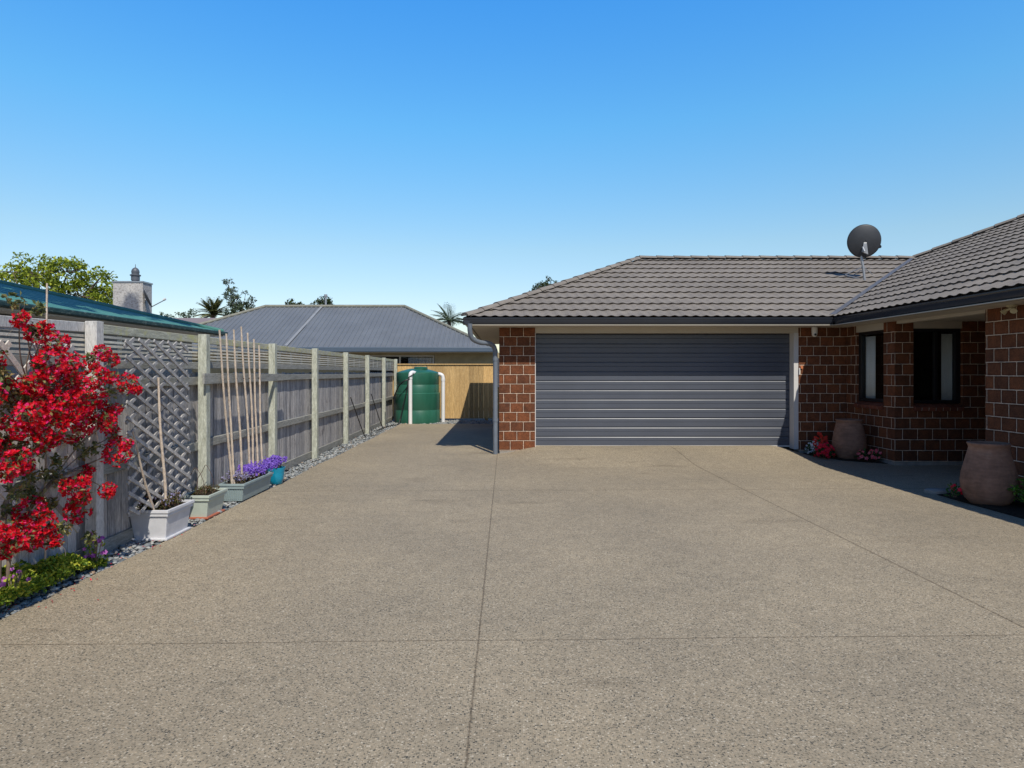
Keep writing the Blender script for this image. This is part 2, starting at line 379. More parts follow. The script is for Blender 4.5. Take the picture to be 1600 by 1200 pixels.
M['brownmetal'] = dirty('faded_brown_roof_metal', (0.23,0.19,0.195), 0.55, 0.10, 1.5)
M['flash'] = dirty('pale_flashing', (0.27,0.28,0.29), 0.45, 0.1, 3)
M['ridgemetal'] = dirty('lichened_ridge_metal', (0.22,0.215,0.17), 0.6, 0.25, 8)
M['bluegutter'] = dirty('blue_gutter', (0.085,0.115,0.155), 0.4, 0.08, 1)
M['yblock'] = dirty('tan_weatherboard', (0.34,0.27,0.15), 0.8, 0.2, 3)
M['greywall'] = dirty('grey_wall_paint', (0.24,0.23,0.22), 0.8, 0.08, 2)
M['boug'] = m_leaf('red_bracts', [(0, (0.32,0.002,0.006)), (0.35, (0.68,0.006,0.012)), (0.78, (0.84,0.008,0.040)), (1, (0.88,0.035,0.24))], 0.5, 0.38)
M['bougleaf'] = m_leaf('dusty_leaves', [(0, (0.07,0.09,0.03)), (0.5, (0.17,0.19,0.07)), (0.85, (0.32,0.30,0.12)), (1, (0.30,0.17,0.06))])
M['stem'] = dirty('woody_stem', (0.20,0.15,0.11), 0.85, 0.25, 20)
M['cover'] = m_leaf('ground_cover_leaves', [(0, (0.06,0.13,0.02)), (0.35, (0.22,0.34,0.035)), (0.7, (0.50,0.58,0.06)), (1, (0.68,0.62,0.09))])
M['purple'] = m_leaf('magenta_petals', [(0, (0.28,0.04,0.30)), (1, (0.62,0.20,0.60))])
M['lobelia'] = m_leaf('violet_petals', [(0, (0.10,0.05,0.38)), (0.6, (0.24,0.11,0.62)), (1, (0.42,0.28,0.80))])
M['lobelia2'] = m_leaf('faded_lilac_petals', [(0, (0.17,0.15,0.30)), (1, (0.42,0.40,0.58))])
M['potleaf'] = m_leaf('wilting_leaves', [(0, (0.05,0.065,0.02)), (0.5, (0.11,0.11,0.03)), (1, (0.20,0.085,0.06))])
M['darkleaf'] = m_leaf('dark_green_leaves', [(0, (0.03,0.08,0.02)), (1, (0.08,0.20,0.05))])
M['shrubleaf'] = m_leaf('bright_shrub_leaves', [(0, (0.05,0.15,0.02)), (1, (0.20,0.42,0.05))])
M['fred'] = m_leaf('scarlet_petals', [(0, (0.70,0.02,0.02)), (1, (0.85,0.08,0.03))])
M['fcrim'] = m_leaf('crimson_petals', [(0, (0.70,0.008,0.02)), (1, (0.90,0.03,0.08))])
M['fpink'] = m_leaf('pink_petals', [(0, (0.86,0.08,0.11)), (1, (0.92,0.28,0.30))])
M['fwhite'] = m_leaf('white_petals', [(0, (0.75,0.76,0.78)), (1, (0.88,0.88,0.88))])
M['treeA'] = m_leaf('spring_foliage', [(0, (0.10,0.14,0.015)), (0.5, (0.28,0.36,0.035)), (1, (0.52,0.56,0.07))])
M['treeB'] = m_leaf('dark_foliage', [(0, (0.03,0.045,0.018)), (1, (0.10,0.14,0.045))])
M['treeC'] = m_leaf('grey_green_foliage', [(0, (0.06,0.09,0.05)), (1, (0.17,0.22,0.13))])
M['palm'] = m_leaf('palm_fronds', [(0, (0.06,0.08,0.025)), (0.6, (0.16,0.18,0.06)), (1, (0.34,0.31,0.12))])
M['orange'] = dirty('orange_plastic', (0.62,0.20,0.08), 0.5, 0.1, 20)

# ---------------------------------------------------------------- ground and driveway
def sm(t): t = max(0, min(1, t)); return t*t*(3-2*t)
def drive_z(x, y):
    r = 0.125*sm((y-9.9)/1.9)*sm((x+0.15)/0.75)*(1-sm((x-4.9)/0.6))
    return r
g = MB(); g.box(-900, 900, -60, 1500, -0.6, -0.045)
tag(g.build('ground', M['ground'], uv=False), kind='structure')
d = MB(); xs = [-3.0+0.1*i for i in range(0, 117)]; ys = [-1.5+0.2*i for i in range(0, 100)]
ys = [y for y in ys if y < 18.35]+[18.35]
nx = len(xs)
def edge_x(y): return -3.0 - 0.03*max(0,(5-y)) + 0.012*sin(y*2.3)
for y in ys:
    for i, x in enumerate(xs):
        xx = edge_x(y) if i == 0 else x
        d.v.append((xx, y, drive_z(x, y) + 0.0015*sin(3*x+y)))
for j in range(len(ys)-1):
    for i in range(nx-1):
        a = j*nx+i; d.f.append((a, a+1, a+nx+1, a+nx))
for j in range(len(ys)-1):
    a = d.v[j*nx]; b = d.v[(j+1)*nx]
    d.quad((a[0],a[1],-0.1), (a[0],a[1],a[2]), (b[0],b[1],b[2]), (b[0],b[1],-0.1))
for i in range(nx-1):
    a = d.v[(len(ys)-1)*nx+i]; b = d.v[(len(ys)-1)*nx+i+1]
    d.quad((a[0],a[1],a[2]), (a[0],a[1],-0.1), (b[0],b[1],-0.1), (b[0],b[1],b[2]))
tag(d.build('driveway', M['drive'], uv=False), kind='structure')

# pebbles: one countless mass
def ico():
    bm = bmesh.new(); bmesh.ops.create_icosphere(bm, subdivisions=1, radius=1)
    vs = [v.co.copy() for v in bm.verts]; fs = [[v.index for v in f.verts] for f in bm.faces]; bm.free(); return vs, fs
IV, IF = ico()
def pebbles(mb, n, fx, fy, s0, s1, z=-0.030, zh=0.032):
    for _ in range(n):
        y = fy(); x = fx(y); s = R.uniform(s0, s1)
        m_ = Matrix.Rotation(R.uniform(0, 6.3), 3, 'Z') @ Matrix.Rotation(R.gauss(0, 0.25), 3, 'X')
        sx, sy, sz = s, s*R.uniform(0.55, 0.9), s*R.uniform(0.3, 0.5)
        b = len(mb.v); zz = z + R.uniform(0, zh)
        for q in IV:
            p = m_ @ Vector((q.x*sx, q.y*sy, q.z*sz)); mb.v.append((x+p.x, y+p.y, zz+p.z))
        for f_ in IF: mb.f.append(tuple(b+k for k in f_))
pb = MB()
pebbles(pb, 4200, lambda y: R.uniform(-3.42, edge_x(y)-0.012), lambda: R.uniform(3.3, 8.5), 0.014, 0.032)
pebbles(pb, 260, lambda y: R.uniform(-3.40, edge_x(y)-0.02), lambda: R.uniform(3.3, 8.0), 0.03, 0.042, -0.018)
pebbles(pb, 2600, lambda y: R.uniform(-3.45, -3.0), lambda: R.uniform(8.5, 18.5), 0.015, 0.035)
pebbles(pb, 2200, lambda y: R.uniform(-3.4, 0.2), lambda: R.uniform(18.37, 19.8), 0.02, 0.04)
tag(pb.build('pebbles', M['pebble'], uv=False, smooth=60), 'blue grey river pebbles filling the strip between driveway and timber fence', 'pebbles', kind='stuff')

# ---------------------------------------------------------------- own house
T = 0.4375
EZ = 2.44; EX0, EY0, WX, YB = -0.73, 11.1, 5.69, 18.8
YR = (EY0+YB)/2; DR = YR-EY0; RZ = EZ+T*DR
WHALF = 6.0; YN = 3.0
house = empty('brick_house', (0, 11.65, 0), 'dark brick single storey house with brown tiled hip roof and wide garage', 'house')
GY = 11.65; CZ = 0.06; SZ = 2.30
SX = 6.20; FY = 10.2
def each(nm, mat, boxes, par=None, bevel=0):
    for bx_ in boxes: MB().box(*bx_).build(nm, mat, par or house, bevel=bevel)
each('wall', M['brick'], [(-0.117, 0.536, GY, GY+0.25, CZ, SZ), (-0.117, 0.10, GY+0.25, 18.2, CZ, SZ), (5.335, SX, GY, GY+0.25, CZ, SZ), (-0.117, 12.0, 18.2, 18.4, CZ, SZ),
    (SX, SX+0.2, 11.33, GY+0.25, CZ, SZ), (SX, SX+0.2, FY+0.30, 11.33, CZ, 0.862), (SX, 6.50, FY, FY+0.30, CZ, SZ), (6.50, 7.29, FY, FY+0.2, CZ, 0.862), (7.29, 8.6, FY, FY+0.2, CZ, SZ),
    (SX, SX+0.25, 3.4, 8.27, CZ, SZ), (SX+0.25, 8.6, 8.05, 8.27, CZ, SZ), (8.4, 8.6, 8.27, FY, CZ, SZ), (SX+0.25, 17.2, 3.4, 3.6, CZ, SZ), (17.0, 17.2, 3.6, 18.2, CZ, SZ)])
each('footing', M['concrete'], [(-0.109, 0.528, GY+0.008, GY+0.24, -0.05, CZ), (-0.10, 0.09, GY+0.24, 18.2, -0.05, CZ), (5.343, 6.19, GY+0.008, GY+0.2, -0.05, CZ), (SX+0.01, SX+0.19, FY+0.30, GY, -0.05, CZ),
    (SX+0.01, 8.6, FY+0.01, FY+0.29, -0.05, CZ), (SX+0.01, SX+0.2, 3.4, 8.26, -0.05, CZ)])
# interior: dark room behind the windows
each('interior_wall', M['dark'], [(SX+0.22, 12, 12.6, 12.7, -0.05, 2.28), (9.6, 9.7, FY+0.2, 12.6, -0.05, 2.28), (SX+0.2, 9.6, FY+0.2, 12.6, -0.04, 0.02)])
# garage door, ribbed
dm = MB(); x0, x1 = 0.540, 5.30; z = 0.128; top = 2.195; pitch = (top-z)/12; yf = GY+0.20
prof = []
for k in range(12):
    z0 = z+k*pitch
    prof += [(yf, z0+0.004), (yf, z0+pitch*0.47), (yf+0.007, z0+pitch*0.50), (yf+0.007, z0+pitch*0.52), (yf+0.0005, z0+pitch*0.53), (yf+0.0005, z0+pitch-0.026), (yf+0.005, z0+pitch-0.018), (yf+0.015, z0+pitch-0.012), (yf+0.016, z0+pitch-0.001), (yf+0.004, z0+pitch+0.0)]
NXD = 24
for j in range(NXD+1):
    xx = x0+(x1-x0)*j/NXD
    for (yy, zz) in prof: dm.v.append((xx, yy + 0.0012*sin(j*1.1+zz*7), zz))
L = len(prof)
for j in range(NXD):
    for k in range(L-1): dm.f.append((j*L+k, (j+1)*L+k, (j+1)*L+k+1, j*L+k+1))
gd = dm.build('garage_door', M['door'], house, uv=False)
s_ = MB(); s_.box(x0, x1, yf-0.01, yf+0.04, 0.104, 0.128); s_.build('weather_seal', M['whitepaint'], gd)
# frames and lintel
each('door_frame', M['whitepaint'], [(0.536, 0.549, GY+0.012, GY+0.23, 0.10, 2.197), (5.252, 5.335, GY+0.010, GY+0.19, 0.08, 2.20)])
b = MB(); b.box(0.536, 5.335, GY+0.015, GY+0.22, 2.20, SZ); b.build('lintel_board', M['cream'], house)
# soffits
b = MB()
b.box(EX0+0.03, WX+0.02, EY0+0.03, GY+0.02, SZ, SZ+0.012)
b.box(EX0+0.03, -0.10, GY+0.02, YB-0.03, SZ, SZ+0.012)
b.box(WX+0.02, SX+0.02, YN+0.03, GY+0.02, SZ, SZ+0.012)
b.box(SX+0.02, 8.6, 8.2, 10.3, SZ-0.002, SZ+0.010)
b.build('soffit', M['cream'], house)
each('cream_beam', M['cream'], [(SX+0.03, SX+0.12, 8.27, 10.20, 2.255, 2.297), (SX+0.005, SX+0.06, 10.5, 11.33, 2.185, 2.298), (6.5, 7.29, FY+0.02, FY+0.08, 2.185, 2.297)])
b = MB(); b.lathe([(0.05,-0.004),(0.05,0.0)], (7.3, 9.75, SZ-0.004), 20); b.build('downlight', M['whitepaint'], house, smooth=40)
# gutters and fascia
def gutter(mb, A, B, nrm):    # quad-section gutter hanging outwards along nrm
    A = Vector(A); B = Vector(B); nrm = Vector(nrm)
    pr = [(0.0, -0.125), (0.06, -0.125), (0.092, -0.105), (0.108, -0.07), (0.112, -0.035), (0.122, -0.022), (0.122, -0.006), (0.112, -0.002), (0.10, -0.006), (0.098, -0.05), (0.0, -0.06)]
    i = len(mb.v); n = len(pr)
    for P in (A, B):
        for (o_, z_) in pr: mb.v.append(tuple(P + nrm*(o_-0.11) + Vector((0,0,z_))))
    for k in range(n-1): mb.f.append((i+k, i+n+k, i+n+k+1, i+k+1))
    mb.f.append(tuple(range(i, i+n))); mb.f.append(tuple(range(i+n, i+2*n))[::-1])
gm = MB()
gutter(gm, (EX0-0.01, EY0, EZ-0.005), (WX-0.11+0.11, EY0, EZ-0.005), (0,-1,0))
gutter(gm, (WX, EY0+0.0, EZ-0.005), (WX, YN, EZ-0.005), (-1,0,0))
gutter(gm, (EX0, YB, EZ-0.005), (EX0, EY0, EZ-0.005), (-1,0,0))
gm.build('gutter', M['navy'], house, smooth=30)
fb = MB(); fb.box(EX0+0.10, WX+0.10, EY0+0.10, EY0+0.12, 2.30, 2.44); fb.box(WX+0.10, WX+0.12, YN, EY0+0.10, 2.30, 2.44); fb.box(EX0+0.10, EX0+0.12, EY0+0.12, YB, 2.30, 2.44)
fb.build('fascia', M['navy'], house)
# roof tiles
def tiled(O, U, V, N, width, length, planes, e=0.366, pitch=0.183, du=0.0305):
    nu = int(width/du)+1; nc = int(math.ceil(length/e)); mb = MB(); rows = []
    for c in range(nc):
        for (vv, hh, wf) in ((c*e, 0.030, 1.0), ((c+1)*e+0.035, 0.004, 0.8)):
            if vv > length: vv = length
            row = []
            for i in range(nu+1):
                u = i*du; ph = 2*pi*u/pitch + c*0.9
                wv = (0.5+0.5*cos(ph))**1.4
                jit = 0.002*sin(int(u/ (pitch*5))*12.7+c*3.1)
                p = O + U*u + V*vv + N*(hh + 0.020*wv*wf + jit)
                row.append(len(mb.v)); mb.v.append(tuple(p))
            rows.append(row)
    for a, b_ in zip(rows, rows[1:]):
        for i in range(nu): mb.f.append((a[i], a[i+1], b_[i+1], b_[i]))
    bm = bmesh.new(); vs = [bm.verts.new(v) for v in mb.v]
    for f_ in mb.f: bm.faces.new([vs[k] for k in f_])
    for (co, no) in planes:
        bmesh.ops.bisect_plane(bm, geom=bm.verts[:]+bm.edges[:]+bm.faces[:], plane_co=co, plane_no=no, clear_outer=True)
    out_ = MB(); bm.verts.ensure_lookup_table(); bm.verts.index_update()
    out_.v = [tuple(v.co) for v in bm.verts]; out_.f = [tuple(v.index for v in f_.verts) for f_ in bm.faces]; bm.free()
    return out_
ang = math.atan(T); ca, sa = cos(ang), sin(ang)
t1 = tiled(Vector((EX0, EY0+0.005, EZ-0.014)), Vector((1,0,0)), Vector((0,ca,sa)), Vector((0,-sa,ca)), 10.6, DR/ca+0.03,
           [(Vector((EX0,EY0,0)), Vector((-1,1,0))), (Vector((WX,EY0,0)), Vector((1,-1,0)))])
roof = t1.build('roof', M['roof'], house, uv=False)
t2 = tiled(Vector((WX+0.005, YB, EZ-0.014)), Vector((0,-1,0)), Vector((ca,0,sa)), Vector((-sa,0,ca)), YB-YN, WHALF/ca+0.03,
           [(Vector((WX,EY0,0)), Vector((-1,1,0))), (Vector((WX,YB,0)), Vector((1,1,0))), (Vector((WX,YN,0)), Vector((1,-1,0)))])
t2.build('roof', M['roof'], house, uv=False)
rx = WX+WHALF; rz2 = EZ+T*WHALF
r3 = MB(); XE = WX+2*WHALF
r3.poly([(XE,YB,EZ),(EX0,YB,EZ),(EX0+DR,YR,RZ),(WX+DR,YR,RZ),(rx,YB-WHALF,rz2)])
r3.poly([(XE,YN,EZ),(XE,YB,EZ),(rx,YB-WHALF,rz2),(rx,YN+WHALF,rz2)])
r3.poly([(WX,YN,EZ),(XE,YN,EZ),(rx,YN+WHALF,rz2)])
r3.poly([(EX0,YB,EZ),(EX0,EY0,EZ),(EX0+DR,YR,RZ)])
r3.build('roof', M['roof'], house)
def caps(mb, A, B, r=0.08, seg=0.40):
    A = Vector(A); B = Vector(B); d_ = B-A; L = d_.length; d_.normalize(); n = int(L/seg)+1
    side = d_.cross(Vector((0,0,1))).normalized(); up = side.cross(d_)
    for k in range(n):
        s0 = k*seg; s1 = min(L, s0+seg+0.03); i = len(mb.v); m_ = 9
        for (s, rr, lift) in ((s0, r*1.06, 0.012), (s1, r*0.94, 0.0)):
            for j in range(m_):
                t = pi*j/(m_-1) ; mb.v.append(tuple(A + d_*s + side*cos(t)*rr*1.15 + up*(sin(t)*rr*0.75 + lift - 0.012)))
        for j in range(m_-1): mb.f.append((i+j, i+j+1, i+m_+j+1, i+m_+j))
        mb.f.append(tuple(range(i, i+m_)))
rc = MB()
caps(rc, (EX0+0.02, EY0+0.02, EZ+0.022), (EX0+DR, YR, RZ+0.022)); caps(rc, (EX0+DR, YR, RZ+0.022), (WX+DR, YR, RZ+0.022))
caps(rc, (WX+DR, YR, RZ+0.03), (rx, YB-WHALF, rz2+0.03)); caps(rc, (rx, YB-WHALF, rz2+0.03), (rx, YN+WHALF, rz2+0.03))
rc.build('ridge_cap', M['roof'], house, smooth=50)
vl = MB(); vl.quad((WX-0.055,EY0+0.03,EZ+0.052), (WX+0.045,EY0+0.03,EZ+0.052), (WX+DR+0.045,YR,RZ+0.050), (WX+DR-0.055,YR,RZ+0.050))
vl.build('valley_flashing', dirty('valley_grey', (0.10,0.102,0.115), 0.5, 0.1, 4), house)
# downpipe
def smooth_path(P, k=6):
    P = [Vector(p) for p in P]; out_ = []
    for i in range(len(P)-1):
        p0 = P[max(i-1,0)]; p1 = P[i]; p2 = P[i+1]; p3 = P[min(i+2,len(P)-1)]
        for j in range(k):
            t = j/k; out_.append(0.5*((2*p1)+(-p0+p2)*t+(2*p0-5*p1+4*p2-p3)*t*t+(-p0+3*p1-3*p2+p3)*t*t*t))
    out_.append(P[-1]); return out_
dp = MB().tube(smooth_path([(-0.62,11.12,2.33),(-0.62,11.14,2.20),(-0.58,11.2,2.07),(-0.45,11.32,2.01),(-0.30,11.44,2.00),(-0.205,11.56,1.93),(-0.185,11.60,1.76)])+[Vector((-0.185,11.60,1.2)),Vector((-0.185,11.60,0.0))], 0.043, 14)
pipe = dp.build('downpipe', M['pipe'], house, smooth=50)
for zz in (1.72, 0.62): MB().lathe([(0.044,-0.03),(0.049,-0.03),(0.049,0.03),(0.044,0.03)], (-0.185,11.60,zz), 16, cap0=False, cap1=False).build('pipe_collar', M['pipe'], pipe, smooth=40)
mb_ = MB().box(-0.15, -0.118, 12.2, 12.5, 1.2, 1.75); mb_.build('meter_box', M['whiteplastic'], house, bevel=0.005)
# windows
def window_front():
    f = MB(); y0 = FY+0.055; X0, X1, Z0, Z1 = 6.50, 7.29, 0.985, 2.185; t = 0.05
    f.box(X0, X1, y0, y0+0.08, Z0, Z0+t); f.box(X0, X1, y0, y0+0.08, Z1-t, Z1); f.box(X0, X0+t, y0, y0+0.08, Z0+t, Z1-t); f.box(X1-t*1.6, X1, y0, y0+0.08, Z0+t, Z1-t)
    f.box(6.885, 6.935, y0+0.01, y0+0.07, Z0+t, Z1-t)
    o = f.build('window', M['black'], house, bevel=0.003)
    p = MB(); p.box(X0+t, 6.885, y0+0.035, y0+0.041, Z0+t, Z1-t); p.box(6.935, X1-t*1.6, y0+0.035, y0+0.041, Z0+t, Z1-t); p.build('pane', M['glass'], o)
    c = MB(); prev = None
    for i in range(40):
        xx = 7.06+0.20*i/39; yy = FY+0.165+0.012*sin(i*0.95)
        if prev: c.quad((prev[0],prev[1],Z0+0.04),(xx,yy,Z0+0.04),(xx,yy,Z1-0.08),(prev[0],prev[1],Z1-0.08))
        prev = (xx, yy)
    cc = c.build('curtain', M['curtain'], o, smooth=80); sd = cc.modifiers.new('solid', 'SOLIDIFY'); sd.thickness = 0.003
def window_side():
    f = MB(); x0 = SX+0.05; Y0, Y1, Z0, Z1 = 10.50, 11.33, 0.985, 2.185; t = 0.05
    f.box(x0, x0+0.08, Y0, Y1, Z0, Z0+t); f.box(x0, x0+0.08, Y0, Y1, Z1-t, Z1); f.box(x0, x0+0.08, Y0, Y0+t, Z0+t, Z1-t); f.box(x0, x0+0.08, Y1-t*1.6, Y1, Z0+t, Z1-t)
    o = f.build('window', M['black'], house, bevel=0.003)
    p = MB(); p.box(x0+0.035, x0+0.041, Y0+t, Y1-t*1.6, Z0+t, Z1-t); p.build('pane', M['glass'], o)
    c = MB(); prev = None
    for i in range(40):
        yy = 11.00+0.32*i/39; xx = SX+0.155+0.012*sin(i*0.95)
        if prev: c.quad((prev[0],prev[1],Z0+0.04),(xx,yy,Z0+0.04),(xx,yy,Z1-0.08),(prev[0],prev[1],Z1-0.08))
        prev = (xx, yy)
    cc = c.build('curtain', M['curtain'], o, smooth=80); sd = cc.modifiers.new('solid', 'SOLIDIFY'); sd.thickness = 0.003
window_front(); window_side()
# sloping brick sills
def sill(axis):
    s = MB(); m_ = MB()
    if axis == 'x':
        n = 7; a0, a1 = 6.50, 7.29
        for k in range(n):
            u0 = a0+(a1-a0)*k/n+0.006; u1 = a0+(a1-a0)*(k+1)/n-0.006
            s.hexa([(u0,FY-0.035,0.865),(u1,FY-0.035,0.865),(u1,FY+0.10,0.89),(u0,FY+0.10,0.89),(u0,FY-0.045,0.925),(u1,FY-0.045,0.925),(u1,FY+0.10,0.985),(u0,FY+0.10,0.985)])
        m_.hexa([(a0+.02,FY-0.028,0.868),(a1-.02,FY-0.028,0.868),(a1-.02,FY+0.1,0.868),(a0+.02,FY+0.1,0.868),(a0+.02,FY-0.038,0.918),(a1-.02,FY-0.038,0.918),(a1-.02,FY+0.095,0.972),(a0+.02,FY+0.095,0.972)])
    else:
        n = 7; a0, a1 = 10.50, 11.33
        for k in range(n):
            u0 = a0+(a1-a0)*k/n+0.006; u1 = a0+(a1-a0)*(k+1)/n-0.006
            s.hexa([(SX-0.035,u1,0.865),(SX-0.035,u0,0.865),(SX+0.10,u0,0.89),(SX+0.10,u1,0.89),(SX-0.045,u1,0.925),(SX-0.045,u0,0.925),(SX+0.10,u0,0.985),(SX+0.10,u1,0.985)])
        m_.hexa([(SX-0.028,a1-.02,0.868),(SX-0.028,a0+.02,0.868),(SX+0.1,a0+.02,0.868),(SX+0.1,a1-.02,0.868),(SX-0.038,a1-.02,0.918),(SX-0.038,a0+.02,0.918),(SX+0.095,a0+.02,0.972),(SX+0.095,a1-.02,0.972)])
    o = s.build('window_sill', M['sillbrick'], house, bevel=0.004); m_.build('mortar_bed', M['mortar'], o)
gs = NG('sill_brick'); gs.col(gs.ramp(gs.rnd(), [(0, (0.13,0.045,0.028)), (1, (0.25,0.08,0.045))])); gs.bump(gs.noise(50, detail=5), 0.5, 0.006); M['sillbrick'] = gs.done(0.85, 0, 0.2)
M['mortar'] = dirty('mortar', (0.46,0.37,0.30), 0.9, 0.15, 20)
sill('x'); sill('y')
each('inner_sill', M['black'], [(6.5, 7.29, FY+0.105, FY+0.19, 0.865, 0.984), (SX+0.105, SX+0.19, 10.5, 11.33, 0.865, 0.984)])

# security camera under the soffit
sc_ = empty('security_camera', (5.58, 11.55, 2.25), 'small white dome security camera under the eave right of the garage door', 'camera')
c = MB(); c.lathe([(0.030,0.0),(0.046,0.0),(0.050,-0.02),(0.050,-0.10),(0.046,-0.125)], (5.58,11.56,2.298), 24); c.build('housing', M['whiteplastic'], sc_, smooth=40)
c = MB(); c.lathe([(0.046,0.0),(0.045,-0.018),(0.034,-0.038),(0.015,-0.049),(0.004,-0.051)], (5.58,11.56,2.173), 24); c.build('dome', M['whiteplastic'], sc_, smooth=60)
c = MB(); c.tube([(5.575,11.525,2.168),(5.570,11.505,2.160)], 0.020, 16); c.build('lens', M['black'], sc_, smooth=40)
# small orange tag on the brick edge
ot = empty('doorbell', (5.37, 11.64, 1.57), 'tiny orange and white fitting on the brick edge beside the garage frame', 'doorbell')
c = MB(); c.box(5.365, 5.400, 11.625, 11.65, 1.545, 1.60); c.build('cover', M['orange'], ot, bevel=0.004)
c = MB(); c.box(5.338, 5.352, 11.628, 11.65, 1.44, 1.56); c.build('backplate', M['whiteplastic'], ot, bevel=0.002)
# flood light on the right wall
fl = empty('security_light', (6.16, 7.72, 2.28), 'cream twin head security light under the eave at the top of the right brick wall', 'light')
c = MB(); c.lathe([(0.055,0),(0.055,-0.02),(0.03,-0.03)], (6.12,7.74,2.298), 20); c.build('base', M['creamplastic'], fl, smooth=40)
for (dx, dy, ax) in ((-0.05,-0.10,0.5), (0.0,0.09,-0.3)):
    c = MB(); p = Vector((6.12,7.74,2.26)); q = p+Vector((dx,dy,-0.02))
    c.tube([p, q], 0.014, 8); dr = Vector((-0.5,ax*-1.0,-0.55)).normalized()
    c.tube([q-dr*0.02, q, q+dr*0.02, q+dr*0.045], [0.014,0.024,0.030,0.036], 18); c.build('lamp_head', M['creamplastic'], fl, smooth=40)

# satellite dish on the garage roof
DS = empty('satellite_dish', (7.39, 13.24, 3.42), 'round charcoal satellite dish seen from behind on the garage roof', 'satellite dish')
c = MB(); c.tube(smooth_path([(7.42,13.22,3.35),(7.39,13.22,3.62),(7.345,13.22,3.88),(7.355,13.22,4.02)]), 0.024, 12); mast = c.build('mast', M['steel'], DS, smooth=50)
c = MB()
c.tube([(7.385,13.22,3.66),(7.10,13.38,3.52)], 0.010, 8); c.tube([(7.385,13.22,3.66),(7.68,13.40,3.53)], 0.010, 8); c.tube([(7.08,13.32,3.50),(7.24,13.10,3.40)],0.01,8)
c.build('mast_stay', M['steel'], mast, smooth=50)
nd = Vector((0.22, 0.94, 0.16)).normalized()        # dish faces away, up and to the right
cD = Vector((7.37, 13.16, 4.18)); sx_ = nd.cross(Vector((0,0,1))).normalized(); sy_ = sx_.cross(nd)
c = MB(); rings = 14; nn = 64
for k in range(rings+1):
    r = 0.315*k/rings; dep = 0.06*((r/0.315)**2-1)
    for j in range(nn):
        t = 2*pi*j/nn; c.v.append(tuple(cD + sx_*cos(t)*r + sy_*sin(t)*r*1.05 + nd*dep))
for k in range(rings):
    for j in range(nn):
        j2 = (j+1)%nn; c.f.append((k*nn+j, k*nn+j2, (k+1)*nn+j2, (k+1)*nn+j))
o = c.build('reflector', M['dish'], DS, smooth=80); sd = o.modifiers.new('s','SOLIDIFY'); sd.thickness = 0.008
c = MB(); pts = [cD + sx_*cos(2*pi*j/48)*0.315 + sy_*sin(2*pi*j/48)*0.331 for j in range(49)]; c.tube(pts, 0.007, 8); c.build('rim', M['dish'], o, smooth=60)
c = MB(); q = cD - nd*0.075 - sy_*0.12
c.hexa([tuple(q + sx_*a + sy_*b_ + nd*c_) for (a, b_, c_) in ((-0.055,-0.10,-0.03),(0.065,-0.16,-0.03),(0.065,-0.16,0.05),(-0.055,-0.10,0.05),(-0.03,0.085,-0.012),(0.03,0.085,-0.012),(0.03,0.085,0.02),(-0.03,0.085,0.02))])
c.tube([q+sx_*-0.05-nd*0.03, q+sx_*-0.02-nd*0.07-sy_*0.1], 0.02, 8)
c.build('bracket', M['steel'], DS, bevel=0.006)
c = MB(); a0 = cD - sy_*0.30; tip = cD + nd*0.42 + sx_*-0.0 - sy_*0.16
tip = Vector((7.90, 13.6, 4.14))
c.tube([a0, tip], 0.011, 8); c.build('feed_arm', M['steel'], DS, smooth=50)
c = MB(); c.tube([tip, tip+Vector((0.02,-0.07,0.0))], [0.03,0.035], 14); c.tube([tip+Vector((-.02,0,.02)), tip+Vector((-0.02,0.0,0.06))], 0.02, 10); c.build('receiver', M['black'], DS, smooth=40)

# ---------------------------------------------------------------- urns and entry garden
URN1 = [(0.15,0.0),(0.19,0.02),(0.245,0.10),(0.278,0.20),(0.285,0.28),(0.275,0.36),(0.258,0.44),(0.238,0.52),(0.222,0.585),(0.212,0.625),(0.222,0.64),(0.228,0.652),(0.224,0.663),(0.20,0.665),(0.19,0.64),(0.20,0.5),(0.18,0.3),(0.01,0.25)]
def urn(loc, prof, s, label):
    o = empty('terracotta_urn', loc, label, 'urn', 'terracotta urns by the entry')
    MB().lathe([(r*s, z*s) for r, z in prof], loc, 56, squash=0.006, cap1=False).build('vessel', M['urn'], o, smooth=70)
    rr = MB(); ring = [(loc[0]+prof[4][0]*s*1.003*cos(t), loc[1]+prof[4][0]*s*1.003*sin(t), loc[2]+prof[5][1]*s) for t in [2*pi*k/48 for k in range(49)]]
    return o
urn((5.84, 10.88, 0.0), [(q_*0.92, z_*1.03) for q_, z_ in URN1], 1.0, 'brown terracotta urn against the brick wall between garage door and side window')
URN2 = [(0.15,0.0),(0.20,0.015),(0.27,0.08),(0.308,0.17),(0.315,0.25),(0.302,0.34),(0.278,0.42),(0.252,0.50),(0.232,0.565),(0.222,0.61),(0.232,0.635),(0.240,0.648),(0.236,0.66),(0.21,0.662),(0.20,0.64),(0.21,0.5),(0.19,0.3),(0.01,0.25)]
urn((5.42, 7.18, -0.01), [(q_*0.85, z_*1.07) for q_, z_ in URN2], 1.0, 'wide terracotta urn nearest the camera in front of the right brick wall')
